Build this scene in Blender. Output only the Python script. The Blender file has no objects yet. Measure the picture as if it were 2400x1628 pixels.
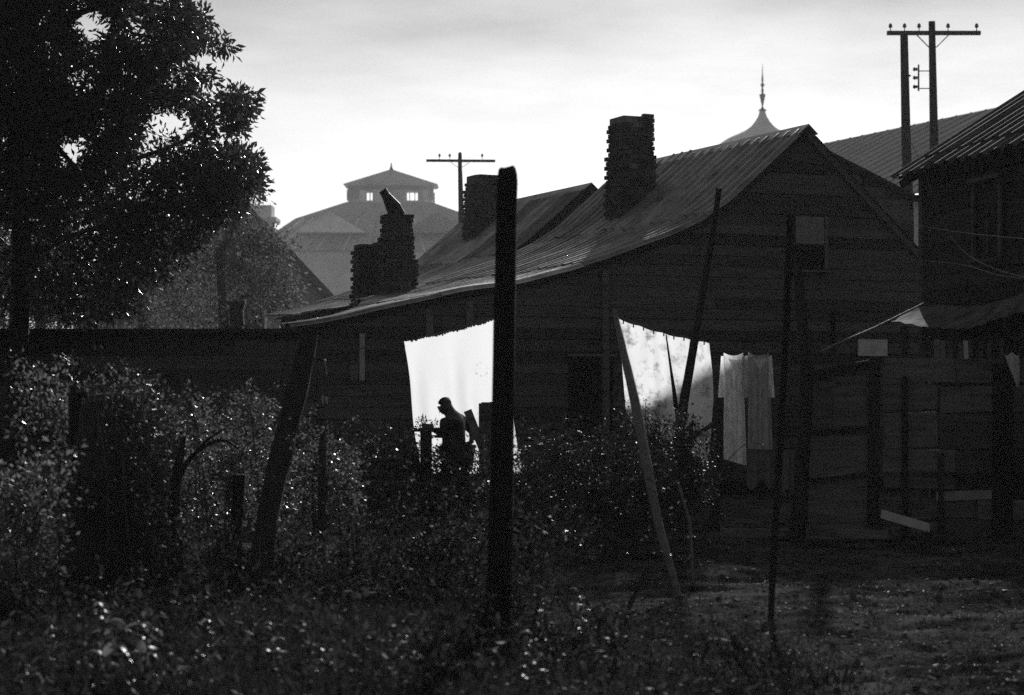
import bpy, math, random
import numpy as np
from mathutils import Vector, Matrix
R = random.Random(7)
NR = np.random.RandomState(11)
sc = bpy.context.scene
COL = sc.collection

# ------------------------------------------------------------------ camera
F = 4667.0            # focal length in photo pixels (70 mm on 36 mm)
CX, HZ, EYE = 1200.0, 900.0, 1.6
cam = bpy.data.cameras.new('camera')
cam.lens = 70; cam.sensor_width = 36; cam.clip_start = 0.1; cam.clip_end = 3000
cam.shift_y = (HZ - 814) / 2400
co = bpy.data.objects.new('camera', cam); COL.objects.link(co)
co.location = (0, 0, EYE); co.rotation_euler = (math.pi / 2, 0, 0)
sc.camera = co
cam.dof.use_dof = True; cam.dof.focus_distance = 27; cam.dof.aperture_fstop = 2.8

# ------------------------------------------------------------------ sky, sun, exposure
SUN_AZ, SUN_EL = math.radians(7.0), math.radians(20.5)
world = bpy.data.worlds.new('World'); sc.world = world; world.use_nodes = True
nt = world.node_tree; nt.nodes.clear()
def N(t, **k):
    n = nt.nodes.new(t)
    for a, b in k.items(): setattr(n, a, b)
    return n
def mth(op, a, b=None, c=None, clamp=False):
    n = N('ShaderNodeMath', operation=op); n.use_clamp = clamp
    for i, v in enumerate((a, b, c)):
        if v is None: continue
        if isinstance(v, (int, float)): n.inputs[i].default_value = v
        else: nt.links.new(v, n.inputs[i])
    return n.outputs[0]
sky = N('ShaderNodeTexSky', sky_type='NISHITA', sun_disc=False)
sky.sun_elevation = SUN_EL; sky.sun_rotation = SUN_AZ; sky.air_density = 1.0; sky.dust_density = 2.0
bw = N('ShaderNodeRGBToBW'); nt.links.new(sky.outputs[0], bw.inputs[0])
geo = N('ShaderNodeTexCoord'); sep = N('ShaderNodeSeparateXYZ'); nt.links.new(geo.outputs['Generated'], sep.inputs[0])
mp = N('ShaderNodeMapping'); mp.inputs['Scale'].default_value = (2.4, 2.4, 11); mp.inputs['Rotation'].default_value = (0.0, 0.13, 0)
nt.links.new(geo.outputs['Generated'], mp.inputs[0])
cl = N('ShaderNodeTexNoise'); cl.inputs['Scale'].default_value = 2.6; cl.inputs['Detail'].default_value = 6; cl.inputs['Roughness'].default_value = .55
nt.links.new(mp.outputs[0], cl.inputs[0])
mr = N('ShaderNodeMapRange'); mr.interpolation_type = 'SMOOTHSTEP'
nt.links.new(sep.outputs[2], mr.inputs[0])
mr.inputs[1].default_value = .055; mr.inputs[2].default_value = .20; mr.inputs[3].default_value = 4.0; mr.inputs[4].default_value = 1.12
# thin cloud veil above, clear bright strip along the horizon
veil = mth('MULTIPLY', mr.outputs[0], mth('ADD', mth('MULTIPLY', cl.outputs[0], 1.5), .28))
L = mth('MULTIPLY', bw.outputs[0], 1.0)
comp = mth('DIVIDE', L, mth('ADD', mth('DIVIDE', L, mth('MULTIPLY', veil, 10.0)), 1.0))
bg = N('ShaderNodeBackground'); bg.inputs[1].default_value = 0.1
out = N('ShaderNodeOutputWorld')
nt.links.new(comp, bg.inputs[0]); nt.links.new(bg.outputs[0], out.inputs[0])
TOSUN = Vector((math.sin(SUN_AZ) * math.cos(SUN_EL), math.cos(SUN_AZ) * math.cos(SUN_EL), math.sin(SUN_EL)))
sl = bpy.data.lights.new('sun', 'SUN'); sl.energy = 5.0; sl.angle = math.radians(1.0); sl.color = (1, 1, 1)
so = bpy.data.objects.new('sun', sl); COL.objects.link(so); so.location = TOSUN * 100
so.rotation_euler = TOSUN.to_track_quat('Z', 'Y').to_euler()
sc.view_settings.view_transform = 'Standard'; sc.view_settings.look = 'None'
sc.view_settings.exposure = -0.45; sc.view_settings.gamma = 1; sc.view_settings.use_curve_mapping = False
sc.render.engine = 'CYCLES'
sc.cycles.use_denoising = False
sc.cycles.max_bounces = 6; sc.cycles.diffuse_bounces = 3; sc.cycles.volume_bounces = 0; sc.cycles.transparent_max_bounces = 6
sc.cycles.sample_clamp_indirect = 4

# ------------------------------------------------------------------ helpers
def P(px, py, Y): return Vector(((px - CX) / F * Y, Y, EYE + (HZ - py) / F * Y))
WL = {}
def wl(o): return WL.get(o.name, Vector((0, 0, 0)))
def tag(o, label=None, cat=None, group=None, kind=None):
    if label: o['label'] = label
    if cat: o['category'] = cat
    if group: o['group'] = group
    if kind: o['kind'] = kind
    return o
def link(o, parent=None, loc=(0, 0, 0)):
    COL.objects.link(o); loc = Vector(loc); WL[o.name] = loc
    if parent is not None: o.parent = parent; o.location = loc - wl(parent)
    else: o.location = loc
    return o
def thing(name, loc, label, cat, group=None):
    return tag(link(bpy.data.objects.new(name, None), None, loc), label, cat, group)
def mesh(name, vs, fs, mat, parent=None, loc=None, smooth=False, kind=None):
    """vs in world coordinates; origin at loc (default: centre of the box)"""
    a = np.asarray(vs, dtype=np.float64).reshape(-1, 3)
    if loc is None: loc = (a.min(0) + a.max(0)) / 2
    loc = Vector(loc)
    me = bpy.data.meshes.new(name)
    me.from_pydata((a - np.array(loc)).tolist(), [], fs)
    me.materials.append(mat)
    if smooth: me.polygons.foreach_set('use_smooth', [True] * len(me.polygons))
    me.update()
    o = link(bpy.data.objects.new(name, me), parent, loc)
    if kind: o['kind'] = kind
    return o
BOXF = [(3, 2, 1, 0), (4, 5, 6, 7), (1, 5, 4, 0), (2, 6, 5, 1), (3, 7, 6, 2), (0, 4, 7, 3)]
def boxv(c, ax, ay, az, sx, sy, sz):
    c = Vector(c)
    pts = []
    for k in (-1, 1):
        for i, j in ((-1, -1), (1, -1), (1, 1), (-1, 1)):
            pts.append(c + ax * (i * sx / 2) + ay * (j * sy / 2) + az * (k * sz / 2))
    return pts
X, Y_, Z = Vector((1, 0, 0)), Vector((0, 1, 0)), Vector((0, 0, 1))
class MB:
    def __init__(s): s.v = []; s.f = []
    def add(s, v, f):
        n = len(s.v); s.v += [tuple(p) for p in v]; s.f += [tuple(i + n for i in q) for q in f]; return s
    def box(s, c, sx, sy, sz, ax=X, ay=Y_, az=Z): return s.add(boxv(c, ax, ay, az, sx, sy, sz), BOXF)
    def build(s, name, mat, parent=None, **k): return mesh(name, s.v, s.f, mat, parent, **k)
def bar(p0, p1, w, d, up=Y_, jag=0.0):
    """board from p0 to p1, width w across, depth d along up"""
    p0, p1 = Vector(p0), Vector(p1); t = (p1 - p0).normalized()
    s = t.cross(up).normalized(); n = s.cross(t).normalized()
    v = []
    for p, e in ((p0, -1), (p1, 1)):
        for i, j in ((-1, -1), (1, -1), (1, 1), (-1, 1)):
            v.append(p + s * (i * w / 2) + n * (j * d / 2) + t * (R.uniform(-jag, jag)))
    return v, BOXF
def tube(pts, rad, n=8, wob=0.0, cap=True):
    v, f = [], []
    pts = [Vector(p) for p in pts]
    for i, p in enumerate(pts):
        t = (pts[min(i + 1, len(pts) - 1)] - pts[max(i - 1, 0)]).normalized()
        a = t.cross(Vector((.31, .9, .2)) if abs(t.z) > .5 else Z).normalized(); b = t.cross(a)
        for k in range(n):
            th = 2 * math.pi * k / n; r = rad[i] * (1 + R.uniform(-wob, wob))
            v.append(p + a * math.cos(th) * r + b * math.sin(th) * r)
    for i in range(len(pts) - 1):
        for k in range(n):
            f.append((i * n + k, i * n + (k + 1) % n, (i + 1) * n + (k + 1) % n, (i + 1) * n + k))
    if cap: f.append(tuple(range(n))[::-1]); f.append(tuple((len(pts) - 1) * n + k for k in range(n)))
    return v, f
def spline(p, n):
    p = [Vector(q) for q in p]; o = []
    for i in range(len(p) - 1):
        a, b, c, d = p[max(i - 1, 0)], p[i], p[i + 1], p[min(i + 2, len(p) - 1)]
        for k in range(n):
            t = k / n
            o.append(.5 * ((2 * b) + (c - a) * t + (2 * a - 5 * b + 4 * c - d) * t * t + (3 * b - a - 3 * c + d) * t ** 3))
    o.append(p[-1]); return o
def lerp(a, b, t): return a + (b - a) * t

# ------------------------------------------------------------------ materials (all grey: the photograph is black and white)
def mat(name, v, rough=.8, var=.5, scale=6.0, stretch=(1, 1, 1), metal=0.0, spec=.3, bump=.0, trans=0.0, transv=.5, island=False, lo=None, bscale=None):
    m = bpy.data.materials.new(name); m.use_nodes = True
    t = m.node_tree; b = t.nodes['Principled BSDF']; L = t.links
    tc = t.nodes.new('ShaderNodeTexCoord'); mp = t.nodes.new('ShaderNodeMapping'); mp.inputs['Scale'].default_value = stretch
    L.new(tc.outputs['Object'], mp.inputs[0])
    oi = t.nodes.new('ShaderNodeObjectInfo')
    ad = t.nodes.new('ShaderNodeVectorMath'); ad.operation = 'ADD'; L.new(mp.outputs[0], ad.inputs[0])
    sc_ = t.nodes.new('ShaderNodeVectorMath'); sc_.operation = 'SCALE'; sc_.inputs[0].default_value = (17, 31, 23); L.new(oi.outputs['Random'], sc_.inputs[3]); L.new(sc_.outputs[0], ad.inputs[1])
    nz = t.nodes.new('ShaderNodeTexNoise'); nz.inputs['Scale'].default_value = scale; nz.inputs['Detail'].default_value = 7; nz.inputs['Roughness'].default_value = .62
    L.new(ad.outputs[0], nz.inputs[0])
    rp = t.nodes.new('ShaderNodeMapRange'); rp.inputs[1].default_value = .3; rp.inputs[2].default_value = .7
    rp.inputs[3].default_value = v * (1 - var); rp.inputs[4].default_value = v * (1 + var); L.new(nz.outputs[0], rp.inputs[0])
    val = rp.outputs[0]
    mu = t.nodes.new('ShaderNodeMath'); mu.operation = 'MULTIPLY_ADD'
    if island:
        g = t.nodes.new('ShaderNodeNewGeometry'); L.new(g.outputs['Random Per Island'], mu.inputs[0]); mu.inputs[1].default_value = 1.3; mu.inputs[2].default_value = .35
    else:
        L.new(oi.outputs['Random'], mu.inputs[0]); mu.inputs[1].default_value = 1.1; mu.inputs[2].default_value = .45
    m2 = t.nodes.new('ShaderNodeMath'); m2.operation = 'MULTIPLY'; L.new(val, m2.inputs[0]); L.new(mu.outputs[0], m2.inputs[1])
    L.new(m2.outputs[0], b.inputs['Base Color'])
    b.inputs['Roughness'].default_value = rough; b.inputs['Metallic'].default_value = metal; b.inputs['Specular IOR Level'].default_value = spec
    if bump:
        bp = t.nodes.new('ShaderNodeBump'); bp.inputs['Strength'].default_value = bump; bp.inputs['Distance'].default_value = .02
        if bscale:
            n2 = t.nodes.new('ShaderNodeTexNoise'); n2.inputs['Scale'].default_value = bscale; n2.inputs['Detail'].default_value = 5; L.new(ad.outputs[0], n2.inputs[0]); L.new(n2.outputs[0], bp.inputs['Height'])
        else: L.new(nz.outputs[0], bp.inputs['Height'])
        L.new(bp.outputs[0], b.inputs['Normal'])
    if trans:
        tr = t.nodes.new('ShaderNodeBsdfTranslucent'); m3 = t.nodes.new('ShaderNodeMath'); m3.operation = 'MULTIPLY'
        L.new(m2.outputs[0], m3.inputs[0]); m3.inputs[1].default_value = transv / v; m3.use_clamp = True
        L.new(m3.outputs[0], tr.inputs[0])
        mx = t.nodes.new('ShaderNodeMixShader'); mx.inputs[0].default_value = trans
        L.new(b.outputs[0], mx.inputs[1]); L.new(tr.outputs[0], mx.inputs[2]); L.new(mx.outputs[0], t.nodes['Material Output'].inputs[0])
    return m
M = dict(
    wood=mat('dark_weathered_wood', .02, .85, .5, 3, (1, 1, 14), bump=.5, spec=.15),
    woodh=mat('dark_wood_boards', .065, .85, .5, 2.2, (1, 1, 16), bump=.5, spec=.15),
    wood_right=mat('blackened_boards', .028, .9, .5, 2.2, (1, 1, 16), bump=.5, spec=.12),
    fence=mat('fence_boards', .11, .85, .6, 2.4, (1, 1, 10), bump=.5, spec=.15),
    trim=mat('pale_trim_wood', .11, .8, .4, 4, (1, 1, 5), bump=.3),
    pole=mat('pole_wood', .045, .8, .5, 5, (6, 6, .7), bump=.6, spec=.2),
    palepole=mat('peeled_pole', .12, .75, .5, 5, (6, 6, .7), bump=.5, spec=.25),
    tin=mat('rusty_corrugated_tin', .26, .5, .65, 2.5, (1, 1, 1), metal=.6, spec=.5, bump=.25, bscale=14),
    tindark=mat('weathered_dark_tin', .05, .85, .5, 3, metal=.0, spec=.1, bump=.3),
    tinpale=mat('bright_old_tin', .1, .9, .7, 3.5, (1, 1, 1), metal=.0, spec=.03, bump=.4, bscale=9),
    core=mat('dark_backing', .012, .95, .2, 3, spec=.05),
    mortar=mat('mortar', .16, .95, .4, 10, spec=.1, bump=.4),
    brick=mat('sooty_brick', .07, .9, .5, 14, spec=.1, bump=.5),
    glass=mat('dark_glass', .006, .6, .3, 3, spec=.05),
    blind=mat('window_blind', .38, .9, .25, 9, spec=.1, bump=.2),
    white=mat('white_rag', .62, .9, .2, 6, spec=.1, trans=.45, transv=.6),
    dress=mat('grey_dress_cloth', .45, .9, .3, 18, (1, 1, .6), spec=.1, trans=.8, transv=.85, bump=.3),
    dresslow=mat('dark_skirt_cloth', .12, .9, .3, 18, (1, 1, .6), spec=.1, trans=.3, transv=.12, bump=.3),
    farwall=mat('far_stucco', .72, .9, .2, .4, spec=.1),  # pale stucco, brightened further to stand in for part of the haze
    farroof=mat('far_tin_roof', .72, .8, .25, .35, spec=.2, metal=.0),  # roof tone raised too, painting in some of the distance haze
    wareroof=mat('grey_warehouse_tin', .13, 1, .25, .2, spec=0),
    fardark=mat('far_window', .05, .4, .2, 1),
    iron=mat('dark_iron', .03, .5, .3, 8, metal=.4),
    ceramic=mat('glass_insulator', .06, .2, .2, 8, spec=.6),
    bark=mat('bark', .03, .9, .5, 6, (4, 4, .8), bump=.9, spec=.1),
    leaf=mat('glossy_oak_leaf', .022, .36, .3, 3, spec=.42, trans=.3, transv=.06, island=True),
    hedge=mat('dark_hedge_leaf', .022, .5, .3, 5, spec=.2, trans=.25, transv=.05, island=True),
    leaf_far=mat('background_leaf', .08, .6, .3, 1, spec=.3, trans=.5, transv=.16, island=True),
    vine=mat('vine_leaf', .035, .36, .3, 5, spec=.5, trans=.45, transv=.16, island=True),
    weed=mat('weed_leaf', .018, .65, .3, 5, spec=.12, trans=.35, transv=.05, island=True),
    paleweed=mat('pale_weed_leaf', .045, .42, .3, 5, spec=.45, trans=.45, transv=.2, island=True),
    stem=mat('stem', .05, .6, .3, 10),
    skin=mat('dark_skin', .03, .42, .15, 12, spec=.45),
    hair=mat('short_black_hair', .012, .9, .3, 60, spec=.2, bump=.4),
    shirt=mat('dark_shirt', .03, .6, .3, 30, spec=.35, bump=.2),
    trousers=mat('work_trousers', .02, .9, .3, 30, spec=.1, bump=.2),
    rope=mat('rope', .2, .8, .2, 30),
    wire=mat('wire', .12, .35, .2, 30, metal=.8),
    litter=mat('leaf_litter', .05, .7, .4, 12, island=True, trans=.2, transv=.08),
    cloth=mat('hanging_blanket', .03, .95, .3, 8, bump=.3),
)
# ground: packed dirt, worn patches of short grass
def ground_mat():
    m = bpy.data.materials.new('packed_dirt'); m.use_nodes = True; t = m.node_tree; b = t.nodes['Principled BSDF']; L = t.links
    tc = t.nodes.new('ShaderNodeTexCoord')
    def nz(s, d, r=.6):
        n = t.nodes.new('ShaderNodeTexNoise'); n.inputs['Scale'].default_value = s; n.inputs['Detail'].default_value = d; n.inputs['Roughness'].default_value = r; L.new(tc.outputs['Object'], n.inputs[0]); return n.outputs[0]
    a, c, e = nz(1.3, 7), nz(8, 8, .75), nz(45, 4)
    mx = t.nodes.new('ShaderNodeMath'); mx.operation = 'MULTIPLY'; L.new(a, mx.inputs[0]); L.new(c, mx.inputs[1])
    rp = t.nodes.new('ShaderNodeMapRange'); rp.inputs[1].default_value = .18; rp.inputs[2].default_value = .36; rp.inputs[3].default_value = .02; rp.inputs[4].default_value = .2; L.new(mx.outputs[0], rp.inputs[0])
    L.new(rp.outputs[0], b.inputs['Base Color']); b.inputs['Roughness'].default_value = 1; b.inputs['Specular IOR Level'].default_value = 0
    bp = t.nodes.new('ShaderNodeBump'); bp.inputs['Strength'].default_value = 1; bp.inputs['Distance'].default_value = .05
    ad = t.nodes.new('ShaderNodeMath'); L.new(c, ad.inputs[0]); L.new(e, ad.inputs[1]); L.new(ad.outputs[0], bp.inputs['Height']); L.new(bp.outputs[0], b.inputs['Normal'])
    return m
# bed sheet with a faint print of round flowers
def sheet_mat(name, flowers, shade_mottle):
    m = bpy.data.materials.new(name); m.use_nodes = True; t = m.node_tree; L = t.links; b = t.nodes['Principled BSDF']
    tc = t.nodes.new('ShaderNodeTexCoord'); col = None
    mp = t.nodes.new('ShaderNodeMapping'); mp.inputs['Scale'].default_value = (1, 0.05, 1); L.new(tc.outputs['Object'], mp.inputs[0])
    v = t.nodes.new('ShaderNodeTexVoronoi'); v.inputs['Scale'].default_value = flowers; L.new(mp.outputs[0], v.inputs[0]); v.inputs['Randomness'].default_value = .8
    w = t.nodes.new('ShaderNodeMath'); w.operation = 'SINE'
    w0 = t.nodes.new('ShaderNodeMath'); w0.operation = 'MULTIPLY'; w0.inputs[1].default_value = 42; L.new(v.outputs[0], w0.inputs[0]); L.new(w0.outputs[0], w.inputs[0])
    ne = t.nodes.new('ShaderNodeTexNoise'); ne.inputs['Scale'].default_value = 34; ne.inputs['Detail'].default_value = 5; L.new(tc.outputs['Object'], ne.inputs[0])
    lt = t.nodes.new('ShaderNodeMath'); lt.operation = 'LESS_THAN'; lt.inputs[1].default_value = .27; L.new(v.outputs[0], lt.inputs[0])
    k = t.nodes.new('ShaderNodeMath'); k.operation = 'MULTIPLY'; L.new(w.outputs[0], k.inputs[0]); L.new(lt.outputs[0], k.inputs[1])
    k1 = t.nodes.new('ShaderNodeMapRange'); k1.inputs[1].default_value = .2; k1.inputs[2].default_value = 1; L.new(k.outputs[0], k1.inputs[0])
    k2 = t.nodes.new('ShaderNodeMapRange'); k2.inputs[1].default_value = .5; k2.inputs[2].default_value = .6; L.new(ne.outputs[0], k2.inputs[0])
    k3 = t.nodes.new('ShaderNodeMath'); k3.operation = 'MULTIPLY'; L.new(k1.outputs[0], k3.inputs[0]); L.new(k2.outputs[0], k3.inputs[1])
    nb = t.nodes.new('ShaderNodeTexNoise'); nb.inputs['Scale'].default_value = 7; nb.inputs['Detail'].default_value = 7; nb.inputs['Roughness'].default_value = .7; L.new(tc.outputs['Object'], nb.inputs[0])
    k4 = t.nodes.new('ShaderNodeMapRange'); k4.inputs[1].default_value = .5; k4.inputs[2].default_value = .7; k4.inputs[4].default_value = shade_mottle; L.new(nb.outputs[0], k4.inputs[0])  # mottled leaf shade painted into the cloth colour
    s = t.nodes.new('ShaderNodeMath'); s.operation = 'MULTIPLY_ADD'; s.inputs[1].default_value = .28; L.new(k3.outputs[0], s.inputs[0]); L.new(k4.outputs[0], s.inputs[2])
    f = t.nodes.new('ShaderNodeMath'); f.operation = 'SUBTRACT'; f.inputs[0].default_value = .94; f.use_clamp = True; L.new(s.outputs[0], f.inputs[1])
    L.new(f.outputs[0], b.inputs['Base Color']); b.inputs['Roughness'].default_value = .9
    tr = t.nodes.new('ShaderNodeBsdfTranslucent'); L.new(f.outputs[0], tr.inputs[0])
    mx = t.nodes.new('ShaderNodeMixShader'); mx.inputs[0].default_value = .8
    L.new(b.outputs[0], mx.inputs[1]); L.new(tr.outputs[0], mx.inputs[2]); L.new(mx.outputs[0], t.nodes['Material Output'].inputs[0])
    return m
M['sheet_l'] = sheet_mat('thin_white_bed_sheet', 2.4, .0)
M['sheet_r'] = sheet_mat('shade_mottled_printed_sheet', 3.1, .75)

# ------------------------------------------------------------------ ground
def vnoise(x, y, s):
    xi = np.floor(x / s).astype(int); yi = np.floor(y / s).astype(int); fx = x / s - xi; fy = y / s - yi
    fx = fx * fx * (3 - 2 * fx); fy = fy * fy * (3 - 2 * fy)
    def h(i, j):
        n = (i * 374761393 + j * 668265263) & 0x7fffffff
        n = ((n ^ (n >> 13)) * 1274126177) & 0x7fffffff
        return (n & 0xffff) / 65535.0
    return (h(xi, yi) * (1 - fx) + h(xi + 1, yi) * fx) * (1 - fy) + (h(xi, yi + 1) * (1 - fx) + h(xi + 1, yi + 1) * fx) * fy - .5
def gh(x, y):
    x = np.asarray(x, float); y = np.asarray(y, float)
    near = np.clip((40 - y) / 10, 0, 1) * np.clip((14 - abs(x)) / 4, 0, 1)
    return near * (.12 * vnoise(x, y, 1.7) + .07 * vnoise(x * .7, y, .45) + .05 * vnoise(x * .5, y, .14)) - .01
gx = np.concatenate([np.linspace(-900, -60, 8), np.linspace(-50, -8, 14), np.arange(-7.5, 7.5, .06), np.linspace(8, 50, 14), np.linspace(60, 900, 8)])
gy = np.concatenate([np.linspace(-300, 4, 12), np.arange(6, 24, .055), np.arange(24, 40, .5), np.linspace(41, 120, 20), np.linspace(140, 1500, 12)])
GX, GY = np.meshgrid(gx, gy); GZ = gh(GX, GY)
nx, ny = len(gx), len(gy)
idx = np.arange(nx * ny).reshape(ny, nx)
qf = np.stack([idx[:-1, :-1], idx[:-1, 1:], idx[1:, 1:], idx[1:, :-1]], -1).reshape(-1, 4)
g = mesh('ground', np.stack([GX, GY, GZ], -1).reshape(-1, 3), qf.tolist(), ground_mat(), loc=(0, 0, 0), smooth=True)
tag(g, kind='structure')
def gz(x, y): return float(gh(x, y))

# ------------------------------------------------------------------ row houses (A in front, B behind)
A0 = Vector((4.4, 30.0, 0)); U = Vector((-.9198, -.3923, 0)); V = Vector((-.3923, .9198, 0))
def W(u, v, z): return A0 + U * u + V * v + Z * z
PROF = [(-2.9, 2.86), (-2.23, 3.46), (0, 5.44), (1.35, 4.27), (1.8, 3.99), (2.35, 3.73), (3.1, 3.47), (3.9, 3.22), (4.72, 3.02), (5.6, 2.86), (6.4, 2.7), (7.2, 2.52), (8.05, 2.37)]
PU = [p[0] for p in PROF]; PZ = [p[1] for p in PROF]
def roofz(u): return float(np.interp(u, PU, PZ))
# the low end of the catslide is cut on a slant in plan: the far side ends sooner
def vfar(u): return float(np.interp(u, [5.0, 6.0, 7.0, 7.5, 8.0], [5.5, 3.0, 1.6, .8, .25]))
def ueave(v): return float(np.interp(v, [0, .25, .8, 1.6, 3.0, 5.5], [8.1, 8.0, 7.5, 7.0, 6.0, 5.0])) if v < 5.5 else 5.0
def sag(u, v):
    if u < 1.2: return 0
    k = min(1, (u - 1.2) / 2.5)
    return -k * (.04 * math.sin(math.pi * v / 5.6) + .012 * math.sin(u * 1.9 + v) + .008 * math.sin(u * 4.3 + 1.7 * v))
def row_house(label, lam, umax=8.0):
    h = thing('row_house', A0, label, 'house', 'wooden row houses of one pattern')
    # solid inside: closes the walls off from the light
    prof = [(-2.2, 0)] + [(u, z - .06) for u, z in PROF[1:] if u < umax - .1] + [(umax - .1, roofz(umax - .1) - .06), (umax - .1, 0)]
    prof = [(max(-2.2, u), z) for u, z in prof]
    n = len(prof); vs = [W(u, .04, z) for u, z in prof] + [W(u, min(5.4, vfar(u) - .1), z - .04) for u, z in prof]
    mesh('wall', vs, [tuple(range(n)), tuple(range(2 * n - 1, n - 1, -1))] + [(i, i + n, (i + 1) % n + n, (i + 1) % n) for i in range(n)], M['core'], h)
    # clapboards on the gable end
    z = .18; bh = .158
    while z < 5.3:
        z1 = z + bh - .006
        us = np.linspace(-2.2, umax - .1, 400); ok0 = [u for u in us if roofz(u) - .09 > z]; ok1 = [u for u in us if roofz(u) - .09 > z1]
        if not ok1: break
        a0, b0, a1, b1 = min(ok0), max(ok0), min(ok1), max(ok1)
        cuts = sorted(R.uniform(a1 + .5, b1 - .5) for _ in range(1 if b1 - a1 > 4.5 else 0)) if b1 - a1 > 1.5 else []
        xs0 = [a0] + cuts + [b0]; xs1 = [a1] + cuts + [b1]
        for i in range(len(xs0) - 1):
            l0, r0, l1, r1 = xs0[i] + .004, xs0[i + 1] - .004, xs1[i] + .004, xs1[i + 1] - .004
            tl = R.uniform(-.008, .008); dz = R.uniform(-.006, .006)
            o = -.028 - R.uniform(0, .008); q = []
            for (vv, aa) in ((o, 0), (o + .02, 1)):
                q += [W(l0, vv, z + dz), W(r0, vv, z + tl), W(r1, vv + .014, z1 + tl), W(l1, vv + .014, z1 + dz)]
            mesh('clapboard', q, BOXF, M['woodh'], h)
        z += bh
    # roof of overlapping corrugated sheets
    roof = MB(); us = [u for u in (-2.95, -2.2, 0, 1.35, 2.35, 3.9, 5.6, 7.2, 8.0) if u < umax] + [umax]
    for a, b in zip(us[:-1], us[1:]):
        q = [W(a, -.06, roofz(a) - .05), W(b, -.06, roofz(b) - .05), W(b, vfar(b), roofz(b) - .05), W(a, vfar(a), roofz(a) - .05)]
        q += [p - Z * .03 for p in q]; roof.add(q, BOXF)
    rf = roof.build('roof', M['wood'], h)
    def sheet(ua, ub, va, vb, lift, mt):
        nu = max(4, int((ub - ua) / .16)); nv = int((vb - va) / lam * 9)
        vs, fs = [], []
        j0, j1 = R.uniform(-.05, .05), R.uniform(-.09, .12); tw = R.uniform(-.02, .02); lf = R.uniform(0, .02)
        for i in range(nu + 1):
            t = i / nu
            for j in range(nv + 1):
                s = j / nv; v = va + (vb - va) * s
                u = ua + j0 + (ub + j1 + tw * s - ua - j0) * t
                ue = ueave(v) + .1 + .03 * math.sin(v * 9)
                if u > ue: u = ue
                uc = max(-2.95, min(8.2, u))
                z = roofz(uc) if u < 8.05 else 2.37 - (u - 8.05) * .15
                z += .022 + lift + .11 * lam * math.cos(2 * math.pi * v / lam) + sag(u, v) + lf * t * (1 if s > .5 else .3)
                vs.append(W(u, v, z))
        for i in range(nu):
            for j in range(nv):
                a = i * (nv + 1) + j; fs.append((a, a + 1, a + nv + 2, a + nv + 1))
        return mesh('roof_sheet', vs, fs, mt, rf, smooth=True)
    k = 0; v = -.12; n_w = 3 if lam > .2 else 5
    while v < 5.5:
        vb = v + lam * n_w
        for n_, (ua, ub) in enumerate(((-.02, 1.75), (1.6, 3.7), (3.55, 5.9), (5.75, 8.12))):
            if ua > umax - .3: continue
            sheet(ua, min(ub, umax + .12), v - .03, vb + .03, .026 - .008 * n_ + (k % 2) * .007, M['tin'])
        sheet(-2.95, .02, v - .03, vb + .03, (k % 2) * .007, M['tin'])
        v = vb; k += 1
    cap = MB()
    for s in (-1, 1):
        q = [W(0, -.14, 5.5), W(0, 5.62, 5.5), W(s * .16, 5.62, roofz(s * .16) + .06), W(s * .16, -.14, roofz(s * .16) + .06)]
        cap.add(q + [p - Z * .012 for p in q], BOXF)
    cap.build('ridge_cap', M['tin'], rf)
    # rake boards under the sheets
    def rake(us_, w, name, mt):
        m = MB()
        for a, b in zip(us_[:-1], us_[1:]):
            za, zb = roofz(a) - .005 + sag(a, 0), roofz(b) - .005 + sag(b, 0)
            q = [W(a, -.1, za), W(b, -.1, zb), W(b, -.1, zb - w), W(a, -.1, za - w)]
            m.add(q + [p + V * .025 for p in q], BOXF)
        m.build(name, mt, rf)
    rake([0, -1, -2.2, -2.9], .13, 'rake_board', M['trim'])  # right side in paler wood: its sunlit edge is put into the colour
    rake([0, .7, 1.35, 1.8], .1, 'rake_board', M['wood']); rake([u for u in (1.8, 2.35, 3.1, 3.9, 4.72, 5.6, 6.4, 7.2) if u < umax] + [umax], .07, 'rake_board', M['wood'])
    # corner post and frame members of the lean-to
    for u in (7.75, 6.05, 5.45, 3.35):
        if u > umax: continue
        vv, ff = bar(W(u, -.09, .1), W(u + .02, -.09, roofz(u) - .14), .1, .05, V); mesh('wall_post', vv, ff, M['fence'], h)
    return h, rf
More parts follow.
